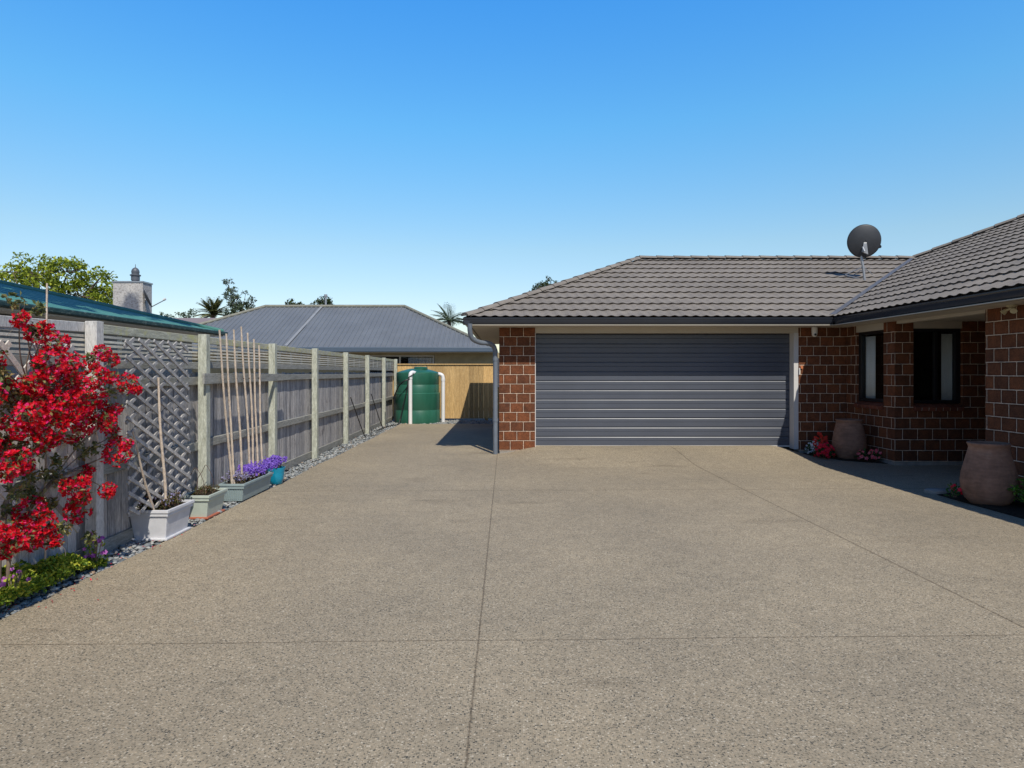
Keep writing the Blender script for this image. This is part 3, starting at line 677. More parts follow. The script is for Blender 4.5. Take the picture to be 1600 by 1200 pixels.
# garden bed soil (two low mounds)
def bed(pts, zt):
    m_ = MB(); cx = sum(p[0] for p in pts)/len(pts); cy = sum(p[1] for p in pts)/len(pts)
    n = len(pts); i = len(m_.v)
    m_.v += [(p[0], p[1], 0.003) for p in pts] + [(cx+(p[0]-cx)*0.85, cy+(p[1]-cy)*0.85, zt) for p in pts]
    for k in range(n): k2 = (k+1)%n; m_.f.append((i+k, i+k2, i+n+k2, i+n+k))
    m_.f.append(tuple(i+n+k for k in range(n))); return m_
m_ = bed([(5.36,11.64),(5.36,11.40),(5.50,11.15),(5.65,10.72),(5.95,10.52),(6.19,10.35),(6.19,11.64)], 0.03); m2 = bed([(5.22,7.75),(5.22,7.2),(5.24,6.2),(5.26,5.0),(6.19,5.0),(6.19,7.9),(5.5,7.95)], 0.03)
tag(m_.build('garden_bed', M['soil'], uv=False), kind='structure'); tag(m2.build('garden_bed', M['soil'], uv=False), kind='structure')
st = MB(); st.v = []; n = 14
for (s_, z_) in ((1.0, 0.0), (1.0, 0.03), (0.85, 0.045)):
    for k in range(n):
        t = 2*pi*k/n; st.v.append((5.33+0.15*s_*cos(t)*(1+0.1*sin(3*t)), 7.88+0.12*s_*sin(t)*(1+0.12*cos(2*t)), z_))
for l_ in range(2):
    for k in range(n): k2 = (k+1)%n; st.f.append((l_*n+k, l_*n+k2, (l_+1)*n+k2, (l_+1)*n+k))
st.f.append(tuple(2*n+k for k in range(n)))
tag(st.build('stepping_stone', M['concrete'], smooth=50), 'flat pale stone lying at the bed edge left of the near urn', 'stone')

def bloom(mb, p, nrm, r, n=5):
    nrm = nrm.normalized(); a = nrm.orthogonal().normalized(); b_ = nrm.cross(a); t0 = R.uniform(0, 6.3)
    for k in range(n):
        t = t0+2*pi*k/n; d_ = a*cos(t)+b_*sin(t); s_ = -a*sin(t)+b_*cos(t); i = len(mb.v)
        mb.v += [tuple(p), tuple(p+d_*r*0.6+s_*r*0.42+nrm*r*0.15), tuple(p+d_*r+nrm*r*0.05), tuple(p+d_*r*0.6-s_*r*0.42+nrm*r*0.15)]
        mb.f.append((i, i+1, i+2, i+3))
def rv(): 
    while True:
        v = Vector((R.uniform(-1,1), R.uniform(-1,1), R.uniform(-1,1)))
        if 0.05 < v.length < 1: return v
def bedding(name, label, cat, loc, rad, h, nl, nf, leafm, petm, fs=0.022, ls=0.05, view=Vector((-0.4,-1,0.6)), group=None):
    o = empty(name, loc, label, cat, group); L = MB(); F = MB(); S = MB(); c0 = Vector(loc)
    for _ in range(nl):
        v = rv(); p = c0 + Vector((v.x*rad[0], v.y*rad[1], abs(v.z)*h)); L.leaf(p, (v+Vector((0,0,0.3))), Vector((R.gauss(0,.4),R.gauss(0,.4),1)), ls*R.uniform(.6,1.3), ls*0.6)
    for _ in range(nf):
        v = rv().normalized(); p = c0 + Vector((v.x*rad[0], v.y*rad[1], abs(v.z)*h))*R.uniform(.75,1.15) + view*0.03
        bloom(F, p, view+rv()*0.7, fs*R.uniform(.8,1.2))
    for _ in range(8):
        v = rv(); S.tube([c0+Vector((v.x*.02,v.y*.02,0)), c0+Vector((v.x*rad[0]*.8, v.y*rad[1]*.8, h*.8))], 0.003, 5)
    L.build('leaves', leafm, o, uv=False); F.build('flowers', petm, o, uv=False); S.build('stems', M['stem'], o, uv=False)
    return o
BG = 'bedding flowers at the foot of the brick wall'
bedding('flower_plant', 'white flowering bedding plant at the foot of the garage frame', 'flowers', (5.47,11.35,0.03), (0.13,0.15,0), 0.22, 230, 80, M['darkleaf'], M['fwhite'], 0.020, group=BG)
bedding('flower_plant', 'orange scarlet flowers standing tallest behind the left side of the far urn', 'flowers', (5.55,11.30,0.10), (0.14,0.10,0), 0.28, 130, 42, M['darkleaf'], M['fred'], 0.030, group=BG)
bedding('flower_plant', 'crimson flowers spilling over the path left of the far urn', 'flowers', (5.47,10.98,0.03), (0.17,0.15,0), 0.22, 260, 74, M['darkleaf'], M['fcrim'], 0.028, group=BG)
bedding('flower_plant', 'pink flowers on the ground right of the far urn below the window', 'flowers', (6.02,10.62,0.03), (0.22,0.14,0), 0.15, 190, 30, M['darkleaf'], M['fpink'], 0.030, group=BG)
bedding('flower_plant', 'tiny red flower beside the near urn and the pale stone', 'flowers', (5.16,7.36,0.05), (0.06,0.08,0), 0.14, 50, 8, M['darkleaf'], M['fcrim'], 0.022)
sh = empty('shrub', (5.62, 6.85, 0), 'bright green leafy shrub in front of the near urn at the right edge', 'shrub')
L = MB(); S = MB()
for _ in range(46):
    v = rv(); tip = Vector((5.68+v.x*0.30, 6.80+v.y*0.30, 0.10+abs(v.z)*0.33)); base = Vector((5.66,6.82,0.0))
    pts = smooth_path([base, base.lerp(tip,.5)+Vector((0,0,.05)), tip], 4); S.tube(pts, 0.003, 5)
    for q in pts[2:]:
        for _ in range(5): L.leaf(q, rv(), Vector((R.gauss(0,.5),R.gauss(0,.5),1)), R.uniform(.03,.055), .025)
L.build('leaves', M['shrubleaf'], sh, uv=False); S.build('stems', M['stem'], sh, uv=False)

# ---------------------------------------------------------------- left timber fence
def fx(y): return -3.15-0.0125*y
PY = [5.0, 6.87, 8.97, 11.05, 13.3, 15.5, 17.75, 19.8]
FH = 1.88
fence = empty('timber_fence', (fx(5), 5, 0), 'weathered grey paling fence with slatted top running along the left side', 'fence')
ends = [2.6] + PY
for k, y in enumerate(PY):
    p = MB(); x = fx(y); hh = FH+0.01+R.uniform(-.008,.008); p.box(x-0.046, x+0.046, y-0.046, y+0.046, -0.06, hh)
    p.build('post', M['postwhite'] if k == 0 else M['post'], fence, bevel=0.005)
p = MB(); x = fx(2.9); p.box(x-0.046, x+0.046, 2.85, 2.94, -0.06, FH-.02); p.build('post', M['postwhite'], fence, bevel=0.005)
allY = [2.9]+PY
pal = MB(); pal0 = MB(); y = 2.95
while y < 19.75:
    wd = 0.098; x = fx(y)-0.046-0.050; xo = R.uniform(-0.003,0.003); g_ = R.uniform(0.003, 0.010)
    (pal0 if y < 4.9 else pal).box(x-0.018+xo, x+xo, y, y+wd-g_, 0.10+R.uniform(-.01,.01), 1.475+R.uniform(-.012,.012))
    y += wd+0.001
pal.build('palings', M['paling'], fence, bevel=0)
pal0.build('palings', m_wood('bleached_paling', (0.56,0.53,0.51), (0.80,0.77,0.74), (3,3,0.35)), fence)
for a, c_ in zip(allY, allY[1:]):
    y0 = a+0.004; y1 = c_-0.004; near = (a < 4.9)
    def rail(z0, z1, off, th, mat, nm='rail', dz0=0.0, yy0=None, yy1=None):
        r_ = MB(); ya = yy0 if yy0 else y0; yb = yy1 if yy1 else y1
        xa = fx(ya)+off; xb = fx(yb)+off
        r_.hexa([(xa-th/2,ya,z0+dz0),(xa+th/2,ya,z0+dz0),(xb+th/2,yb,z0),(xb-th/2,yb,z0),(xa-th/2,ya,z1+dz0),(xa+th/2,ya,z1+dz0),(xb+th/2,yb,z1),(xb-th/2,yb,z1)])
        return r_.build(nm, mat, fence, bevel=0.004)
    j = R.uniform(-0.01, 0.01)
    rail(1.80, 1.875, -0.072, 0.046, M['postwhite'] if near else M['cap'], 'cap_rail', -0.05 if near else 0)
    rail(1.525+j, 1.60+j, -0.070, 0.045, M['rail']); rail(1.36+j, 1.445+j, -0.070, 0.045, M['rail']); rail(0.66+j, 0.75+j, -0.070, 0.045, M['rail'])
    rail(0.0, 0.115, -0.080, 0.025, M['rail'], 'kick_board')
    s = MB(); n = 5
    for k in range(n):
        zc = 1.625+k*0.037; tl = R.uniform(-.004,.004); x0 = fx(y0)-0.060; x1 = fx(y1)-0.060
        s.hexa([(x0-.006,y0,zc-.010+tl),(x0+.006,y0,zc-.010+tl),(x1+.006,y1,zc-.010-tl),(x1-.006,y1,zc-.010-tl),(x0-.006,y0,zc+.010+tl),(x0+.006,y0,zc+.010+tl),(x1+.006,y1,zc+.010-tl),(x1-.006,y1,zc+.010-tl)])
    for q in (0.25, 0.5, 0.75):
        yq = y0+(y1-y0)*q; xq = fx(yq)-0.080; s.box(xq-0.009, xq+0.009, yq-0.018, yq+0.018, 1.60, 1.80)
    s.build('slat_screen', M['slat'], fence)
# cane support board, canes
sb = MB(); a = 6.72; c_ = 9.22; sb.hexa([(fx(a)+.048,a,1.36),(fx(a)+.072,a,1.36),(fx(c_)+.072,c_,1.365),(fx(c_)+.048,c_,1.365),(fx(a)+.048,a,1.475),(fx(a)+.072,a,1.475),(fx(c_)+.072,c_,1.46),(fx(c_)+.048,c_,1.46)])
sb.build('support_board', M['rail'], fence, bevel=0.004)

def knobbly(mb, A, B, r0, r1, n=14, jit=0.006):
    A = Vector(A); B = Vector(B); pts = []; rr = []
    ph = R.uniform(0, 6.3)
    for k in range(n*3+1):
        t = k/(n*3); q = A.lerp(B, t) + Vector((jit*sin(ph+t*5), jit*1.5*sin(ph*2+t*7), 0)); pts.append(q)
        r = r0+(r1-r0)*t; rr.append(r*(1.25 if k % 3 == 0 else 1.0))
    mb.tube(pts, rr, 8); return mb
canes = [(7.32,7.01,1.95),(7.37,7.20,1.92),(7.58,7.42,1.98),(7.82,7.64,2.03),(7.93,7.84,1.97),(8.08,8.00,1.90),(8.22,8.17,1.83)]
ordn = ['nearest', 'second nearest', 'third nearest', 'tallest', 'fifth nearest', 'sixth nearest', 'farthest and shortest']
for k, (yb, yt, zt) in enumerate(canes):
    o = MB(); knobbly(o, (-3.12, yb, 0.13), (fx(yt)+0.095, yt, zt), 0.0135, 0.010)
    ob = o.build('bamboo_cane', M['cane'], smooth=50, uv=False); tag(ob, f'{ordn[k]} of the seven bamboo canes standing in the long grey trough', 'cane', 'bamboo canes tied to the fence board')
    ym = yb+(yt-yb)*0.68; tt = MB(); tt.tube([(fx(ym)+0.10-.016, ym+.01, 1.41),(fx(ym)+.10+.012,ym-.006,1.41),(fx(ym)+.10+.002,ym-.018,1.412)], 0.007, 6); tt.build('tie', M['rust'], ob)

# ---------------------------------------------------------------- lattices
def lattice(name, label, y0, y1, z0, z1, xoff, step, wd, mat, wmb=0.008, lean=0.0, kk=1.0):
    o = empty(name, (fx(y0)+xoff, y0, z0), label, 'trellis')
    def clipseg(c, sgn):   # line z = sgn*k*y + c inside the rectangle
        pts = []
        for y in (y0, y1):
            z = sgn*kk*y+c
            if z0 <= z <= z1: pts.append((y, z))
        for z in (z0, z1):
            y = (z-c)*sgn/kk
            if y0 < y < y1: pts.append((y, z))
        pts.sort(); return (pts[0], pts[-1]) if len(pts) >= 2 and abs(pts[0][0]-pts[-1][0]) > 0.02 else None
    for sgn, off in ((-1, 0.009), (1, -0.001)):
        mb = MB()
        lo = min(z0-sgn*kk*y0, z0-sgn*kk*y1); hi = max(z1-sgn*kk*y0, z1-sgn*kk*y1); c = lo + step*0.5
        while c < hi:
            sg = clipseg(c, sgn)
            if sg:
                (ya, za), (yb, zb) = sg
                dy = 0.015
                X = lambda y, z: fx(y)+xoff+off+lean*(1-(z-z0)/(z1-z0))
                mb.bar((X(ya,za), ya-dy, za-sgn*kk*dy), (X(yb,zb), yb+dy, zb+sgn*kk*dy), wmb, wd, up=(0, -sgn*kk, 1))
            c += step
        mb.build('slats', mat, o, uv=False)
    return o
lattice('trellis', 'grey brown diagonal lattice panel leaning on the fence behind the white planter', 5.27, 6.30, 0.30, 1.76, 0.085, 0.125, 0.029, M['lattice'], 0.012, 0.03, 0.52)
lattice('trellis', 'pale diagonal lattice behind the red bougainvillea at the left edge', 3.3, 4.65, 0.35, 1.66, 0.085, 0.30, 0.038, M['lattice2'], 0.010)

# ---------------------------------------------------------------- planters
def planter(name, label, x0, x1, y0, y1, zr, mat, tray=None, inset=0.035, ribs=False, soil=None):
    o = empty(name, ((x0+x1)/2, (y0+y1)/2, 0), label, 'planter')
    b = MB(); zb = 0.012
    b.hexa([(x0+inset,y0+inset,zb),(x1-inset,y0+inset,zb),(x1-inset,y1-inset,zb),(x0+inset,y1-inset,zb),(x0+.008,y0+.008,zr-0.03),(x1-.008,y0+.008,zr-0.03),(x1-.008,y1-.008,zr-0.03),(x0+.008,y1-.008,zr-0.03)])
    if ribs:
        for k in range(9):
            t = (k+0.5)/9; xa = x0+inset+(x1-x0-2*inset)*t; xb = x0+.008+(x1-x0-.016)*t
            b.bar((xa, y0+inset-.004, zb+.02), (xb, y0+.006, zr-.04), 0.008, 0.008)
    b.build('body', mat, o, bevel=0.008)
    r = MB(); w_ = 0.022
    for (a, b_, c, d_) in ((x0-.012,x1+.012,y0-.012,y0-.012+w_),(x0-.012,x1+.012,y1+.012-w_,y1+.012),(x0-.012,x0-.012+w_,y0-.012+w_,y1+.012-w_),(x1+.012-w_,x1+.012,y0-.012+w_,y1+.012-w_)):
        r.box(a, b_, c, d_, zr-0.028, zr)
    for (a, b_, c, d_) in ((x0-.003,x1+.003,y0-.003,y0+.012),(x1-.012,x1+.003,y0+.012,y1)):
        r.box(a, b_, c, d_, zr-0.058, zr-0.0285)
    r.build('rim', mat, o, bevel=0.004)
    s = MB(); s.box(x0+.006, x1-.006, y0+.006, y1-.006, zr-0.035, zr-0.02); s.build('soil', M['soil'], o)
    if tray is not None:
        t = MB(); i_ = inset-0.025; t.box(x0+i_, x1-i_, y0+i_, y1-i_, 0.001, 0.022); t.build('tray', tray, o, bevel=0.006)
    return o
P1 = planter('planter', 'white plastic planter with two stakes standing nearest on the pebbles', -3.32, -2.97, 5.62, 6.08, 0.275, M['potwhite'], M['potwhite'])
P2 = planter('planter', 'small pale green planter on a terracotta tray with bent wires', -3.27, -2.99, 6.44, 6.86, 0.245, M['potpale'], M['tray'])
P3 = planter('planter', 'long blue grey trough full of purple flowers and bamboo canes', -3.25, -2.98, 7.28, 8.18, 0.215, M['potgrey'], None, 0.03, True)
bp = empty('plant_pot', (-3.05, 8.52, 0), 'round turquoise pot of purple flowers behind the long trough', 'plant pot')
MB().lathe([(0.065,0),(0.08,0.01),(0.098,0.08),(0.108,0.16),(0.118,0.205),(0.122,0.222),(0.112,0.224),(0.105,0.19),(0.01,0.18)], (-3.05,8.50,0.0), 36, cap1=False).build('body', M['potblue'], bp, smooth=60)
MB().lathe([(0.105,0.195),(0.01,0.2)], (-3.05,8.50,0.0), 24).build('soil', M['soil'], bp)

def potplant(name, label, cat, x0, x1, y0, y1, z0, h, nl, nf, leafm, petm, ls=0.03, fs=0.010, nst=30):
    o = empty(name, ((x0+x1)/2, (y0+y1)/2, z0), label, cat); L = MB(); F = MB(); S = MB()
    for _ in range(nst):
        bx = R.uniform(x0, x1); by = R.uniform(y0, y1); hh = h*R.uniform(.5, 1.05)
        t = Vector((bx+R.gauss(0,.03), by+R.gauss(0,.03), z0+hh)); bpt = Vector((bx, by, z0))
        S.tube([bpt, bpt.lerp(t, .5)+Vector((R.gauss(0,.008),R.gauss(0,.008),0)), t], 0.0018, 4)
        for _ in range(nl):
            q = bpt.lerp(t, R.uniform(.1, 1))+rv()*0.02; L.leaf(q, rv()+Vector((0,0,.3)), rv(), ls*R.uniform(.5,1.2), ls*.35)
        for _ in range(nf):
            q = bpt.lerp(t, R.uniform(.6, 1.1))+rv()*0.028; bloom(F, q, Vector((0.5,-1,0.6))+rv(), fs*R.uniform(.7,1.3))
    S.build('stems', M['stem'], o, uv=False); L.build('leaves', leafm, o, uv=False)
    if F.f: F.build('flowers', petm, o, uv=False)
    return o
potplant('potted_plant', 'wilting brownish green plant with faint lilac flowers in the white planter', 'plant', -3.28, -3.01, 5.70, 6.02, 0.25, 0.125, 18, 2, M['potleaf'], M['lobelia2'], 0.035, 0.009, 60)
potplant('potted_plant', 'short sparse reddish plant in the small pale green planter', 'plant', -3.22, -3.04, 6.50, 6.80, 0.22, 0.07, 16, 0, M['potleaf'], M['lobelia2'], 0.03, 0.009, 26)
potplant('potted_plant', 'dense violet lobelia over the far half of the long grey trough', 'plant', -3.21, -3.00, 7.62, 8.14, 0.19, 0.16, 9, 20, M['potleaf'], M['lobelia'], 0.025, 0.013, 62)
potplant('potted_plant', 'thin lilac and brown plant in the near end of the long grey trough', 'plant', -3.22, -3.02, 7.33, 7.60, 0.19, 0.13, 14, 6, M['potleaf'], M['lobelia2'], 0.028, 0.011, 34)
potplant('potted_plant', 'violet lobelia overflowing the turquoise pot', 'plant', -3.14, -2.97, 8.42, 8.60, 0.19, 0.16, 8, 22, M['potleaf'], M['lobelia'], 0.025, 0.013, 34)
# stakes in the white planter
o = MB(); knobbly(o, (-3.06, 5.76, 0.22), (-3.07, 5.66, 1.44), 0.013, 0.009, 10); tag(o.build('garden_stake', M['cane'], smooth=50, uv=False), 'tall upright bamboo stake in the white planter', 'stake')
o = MB(); knobbly(o, (-3.09, 5.65, 0.22), (-3.07, 5.25, 1.00), 0.010, 0.007, 8); tag(o.build('garden_stake', M['cane'], smooth=50, uv=False), 'short slanting pale stake in the white planter', 'stake')
# bent wires over planter 2
wr = MB()
for (xx, yy, hh, ww) in ((-3.20,6.60,0.22,0.09), (-3.12,6.66,0.24,0.08)):
    pts = [(xx-ww, yy-0.03, 0.23), (xx-ww*1.05, yy, 0.30+hh*.3), (xx-ww*.6, yy+.02, 0.27+hh*.75), (xx, yy, 0.28+hh), (xx+ww*.7, yy-.02, 0.26+hh*.8), (xx+ww, yy, 0.24+hh*.4), (xx+ww*.5, yy+.01, 0.23)]
    wr.tube(smooth_path(pts, 8), 0.0028, 6)
tag(wr.build('wire_hoop', M['rust'], uv=False), 'bent rusty wire hoops standing in the pale green planter', 'wire')
# thin rods near the bougainvillea
o = MB(); knobbly(o, (-2.98, 4.68, 0.98), (-2.99, 4.66, 1.24), 0.0045, 0.004, 4); 
o2 = MB(); o2.tube([(-3.18, 4.42, 0.0), (-3.17, 4.415, 1.4), (-3.16, 4.41, 2.10)], 0.006, 6); tag(o2.build('garden_stake', M['cane'], uv=False), 'thin upright stake poking above the fence beside the bougainvillea', 'stake')
tag(o.build('twig', M['cane'], uv=False), 'short pale twig among the red bougainvillea', 'twig')

# ---------------------------------------------------------------- bougainvillea
bo = empty('bougainvillea', (-3.1, 3.95, 0), 'red flowering bougainvillea climbing over the fence at the left', 'bougainvillea')
CL = [(-15,560,20),(-22,620,24),(2,700,12),(-30,690,22),(-18,835,20),(-30,520,14),(150,640,16),(30,500,9),(55,520,14),(88,536,18),(80,568,26),(112,572,20),(55,600,18),(95,600,30),(38,612,20),(70,630,26),(130,606,16),(5,600,10),(158,553,13),(176,562,8),(152,588,16),(176,590,8),(200,600,15),(212,608,8),(148,575,7),
(100,640,26),(50,648,24),(75,665,26),(122,628,24),(140,650,26),(112,668,22),(160,655,18),(180,640,9),(150,622,16),(28,672,14),(5,660,10),(62,688,19),(85,690,8),(27,718,16),(10,738,13),(40,728,12),(182,708,20),(196,695,9),(178,680,11),(168,660,12),(120,762,18),(132,748,9),(102,760,9),(137,735,8),(168,766,12),(122,797,19),(130,780,9),(48,800,22),(62,820,24),(35,838,22),(75,838,15),(20,846,12),(10,862,9),(90,846,7),(52,850,10),(38,495,6),(72,512,8),(5,830,8),(115,590,8),(60,575,8)]
F = MB(); L = MB(); S = MB()
stems = []
def P3(px, py, x): Y = -x*1000/(790-px); return Vector((x, Y, H-(py-581)*Y/1000))
for (px, py, r) in CL:
    xx = R.uniform(-3.06, -2.90); c0 = P3(px, py, xx); rm = r*c0.y/1000*1.02
    stems.append(c0); n = int(16+ 6600*rm*rm)
    for _ in range(n):
        v = rv(); v = v.normalized()*v.length**0.45; p = c0+Vector((v.x*rm*0.8, v.y*rm*1.25, v.z*rm))
        dr = (v+rv()*0.7).normalized(); a = dr.orthogonal().normalized(); b_ = dr.cross(a); t0 = R.uniform(0,6.3); s = R.uniform(.013,.021)
        for k in range(3):
            t = t0+2*pi*k/3; dd = (a*cos(t)+b_*sin(t)+dr*0.55).normalized(); F.leaf(p, dd, dr, s*1.5, s*1.25, 0.18)
    for _ in range(int(12+rm*260)):
        v = rv(); p = c0+Vector((v.x*rm*.7, v.y*rm*1.4, v.z*rm*1.1)); L.leaf(p, rv(), rv()+Vector((0,0,1)), R.uniform(.025,.045), .022)
GL = [(60,700,16),(90,745,14),(130,705,12),(15,800,14),(80,790,10),(140,840,8),(5,590,14),(-10,730,20),(45,770,14),(150,700,10),(25,470,14),(60,485,10),(55,515,8),(20,640,18),(40,615,10),(30,700,12),(10,690,12),(45,745,14),(25,770,12),(170,612,12),(120,690,10),(75,740,14),(90,720,10),(10,620,14),(140,560,6),(115,790,8),(100,825,12),(60,780,10)]
for (px, py, r) in GL:
    c0 = P3(px, py, R.uniform(-3.1,-2.98)); rm = r*c0.y/1000
    for _ in range(44):
        v = rv(); p = c0+Vector((v.x*rm*.6, v.y*rm*1.2, v.z*rm)); L.leaf(p, rv(), rv()+Vector((0,0,1)), R.uniform(.025,.05), .026)
base = Vector((-3.16, 3.93, -0.04)); hubs = [Vector((-3.12,3.95,.45)), Vector((-3.10,4.05,.95)), Vector((-3.08,4.2,1.3)), Vector((-3.08,4.35,.75))]
S.tube(smooth_path([base, base+Vector((0.02,.02,.2)), hubs[0], hubs[1], hubs[2]], 5), [0.024-0.0007*k for k in range(21)], 8)
S.tube(smooth_path([base+Vector((0,.15,0)), Vector((-3.12,4.02,.3)), Vector((-3.1,4.12,.55)), hubs[3]], 5), 0.012, 8)
S.tube(smooth_path([base+Vector((0,-.1,0)), Vector((-3.12,3.88,.5)), Vector((-3.1,3.85,1.0)), Vector((-3.08,3.9,1.5))], 5), 0.015, 8)
for c0 in stems:
    hb = min(hubs, key=lambda q: (q-c0).length); mid = hb.lerp(c0, .5)+rv()*0.06
    S.tube(smooth_path([hb, mid, c0], 5), 0.004, 5)
    for _ in range(2):
        q = c0+rv()*0.12; S.tube([c0, c0.lerp(q,.5)+rv()*.02, q], 0.0013, 4)
S.build('stems', M['stem'], bo, uv=False, smooth=60); L.build('leaves', M['bougleaf'], bo, uv=False); F.build('flowers', M['boug'], bo, uv=False)

fp = MB()
for _ in range(70):
    y = R.uniform(3.6, 6.3); x = R.uniform(-3.2, -2.9 if R.random() < .8 else -2.6)
    fp.leaf(Vector((x, y, 0.006+R.uniform(0,.01))), Vector((R.uniform(-1,1),R.uniform(-1,1),.1)), Vector((0,0,1)), R.uniform(.012,.022), R.uniform(.010,.016))
tag(fp.build('fallen_petals', M['boug'], uv=False), 'scattered red petals fallen on the pebbles and driveway edge', 'petals', kind='stuff')
# ground cover and purple blooms
gc = MB()
for _ in range(9500):
    y = R.uniform(3.3, 4.93); tpr = sm((4.98-y)/0.5); x = fx(y)+0.0 + R.uniform(-0.05, 0.145)
    h = 0.06+0.29*tpr*(0.55+0.45*noise.noise(Vector((x*6, y*5, 0))))*R.uniform(.3,1)*(1-max(0,(x-fx(y)-.05))*4.5)
    gc.leaf(Vector((x, y, h-0.03)), rv()+Vector((0,0,.2)), Vector((R.gauss(0,.4),R.gauss(0,.4),1)), R.uniform(.02,.042), R.uniform(.014,.026))
tag(gc.build('ground_cover', M['cover'], uv=False), 'yellow green leafy ground cover under the bougainvillea', 'ground cover', kind='stuff')
bedding('flower_plant', 'magenta flowers at the foot of the nearest white fence post', 'flowers', (-3.10, 4.83, 0.06), (0.07,0.10,0), 0.20, 60, 16, M['cover'], M['purple'], 0.017, 0.035, Vector((.5,-1,.5)))
bedding('flower_plant', 'pale magenta blooms at the far left edge of the ground cover', 'flowers', (-3.08, 4.0, 0.12), (0.07,0.12,0), 0.12, 40, 10, M['cover'], M['purple'], 0.016, 0.035, Vector((.5,-1,.5)))

# ---------------------------------------------------------------- rear fence, tank
rf = empty('rear_fence', (-1.6, 19.85, 0), 'new honey coloured timber paling fence across the back of the driveway', 'fence')
FY2 = 19.85
p = MB(); x = -3.5
while x < 8.0:
    p.box(x, x+0.1445+R.uniform(-.0015,.0015), FY2, FY2+0.02, 0.045, 1.70); x += 0.148
p.build('palings', M['newpaling'], rf)
p = MB(); p.box(-3.5, 8.0, FY2-0.035, FY2+0.06, 1.704, 1.742); p.build('cap_rail', M['newpaling'], rf, bevel=0.004)
for xx in (-2.9, -0.6, 1.7, 4.0, 6.3):
    p = MB(); p.box(xx-.05, xx+.05, FY2+0.063, FY2+0.16, -0.06, 1.69); p.build('post', M['newpaling'], rf)
p = MB(); p.box(-3.5, 8.0, FY2+0.021, FY2+0.06, 0.3, 0.38); p.box(-3.5, 8.0, FY2+0.021, FY2+0.06, 1.4, 1.48); p.build('rail', M['newpaling'], rf)

TC = (-2.61, 19.05, -0.04)
tk = empty('water_tank', TC, 'round dark green plastic water tank in the corner of the two fences', 'water tank')
prof = [(0.655,0.0),(0.66,0.02),(0.66,0.40),(0.652,0.412),(0.652,0.425),(0.66,0.437),(0.66,0.90),(0.648,0.915),(0.632,0.92),(0.632,1.14),(0.624,1.152),(0.624,1.165),(0.632,1.177),(0.632,1.475),(0.627,1.50),(0.605,1.52),(0.50,1.555),(0.30,1.61),(0.22,1.625),(0.01,1.63)]
MB().lathe(prof, TC, 72, cap1=False).build('body', M['tank'], tk, smooth=35)
MB().lathe([(0.17,0),(0.20,0.0),(0.20,0.05),(0.17,0.07),(0.01,0.075)], (TC[0]+0.10,TC[1]-.1,TC[2]+1.61), 32, cap1=False).build('lid', M['tank'], tk, smooth=35)
c = MB(); c.tube([(-2.73,18.34,-0.03),(-2.73,18.34,1.36)], 0.055, 16); c.tube(smooth_path([(-2.73,18.34,1.36),(-2.72,18.36,1.44),(-2.68,18.42,1.47),(-2.62,18.50,1.45)],5), 0.058, 16); c.tube([(-2.73,18.34,1.28),(-2.73,18.34,1.37)], 0.062, 16)
c.build('inlet_pipe', M['pvc'], tk, smooth=50)
c = MB(); c.tube(smooth_path([(-2.05,19.0,1.42),(-1.96,19.0,1.42),(-1.88,19.0,1.38),(-1.855,19.0,1.29)],6)+[Vector((-1.855,19.0,-0.03))], 0.055, 16); c.tube([(-1.855,19.0,1.22),(-1.855,19.0,1.30)], 0.062, 16)
c.build('overflow_pipe', M['pvc'], tk, smooth=50)
hs = MB(); hs.tube(smooth_path([(-2.66,18.28,1.40),(-2.78,18.26,1.30),(-2.80,18.24,1.05),(-2.90,18.22,.6),(-3.02,18.1,0.05),(-3.12,17.6,0.02),(-3.2,16.6,0.03),(-3.22,16.0,.02)],6), 0.013, 6)
tag(hs.build('garden_hose', M['hose'], uv=False, smooth=60), 'black hose hanging down the front of the green tank to the pebbles', 'hose')
hs = MB(); hs.tube(smooth_path([(-2.72,18.30,1.30),(-2.90,18.24,1.22),(-3.08,18.35,1.05),(-3.25,18.5,.7)],6), 0.018, 6)
tag(hs.build('garden_hose', M['hose'], uv=False, smooth=60), 'short black hose curving from the tank inlet to the left fence', 'hose')
for k, (ya, yb, lb) in enumerate(((13.5, 15.4, 'black irrigation tube hanging in a V between far fence posts nearer the camera'), (15.7, 17.6, 'black irrigation tube hanging in a V beside the last fence posts by the tank'))):
    hs = MB(); hs.tube(smooth_path([(fx(ya)+.05,ya,0.95),(fx(ya)+.10,ya+.5,.45),(fx(ya)+.17,ya+.9,.02),(fx(yb)+.17,yb-.3,.02),(fx(yb)+.07,yb,.5)],6), 0.010, 6)
    tag(hs.build('irrigation_tube', M['hose'], uv=False, smooth=60), lb, 'tube')

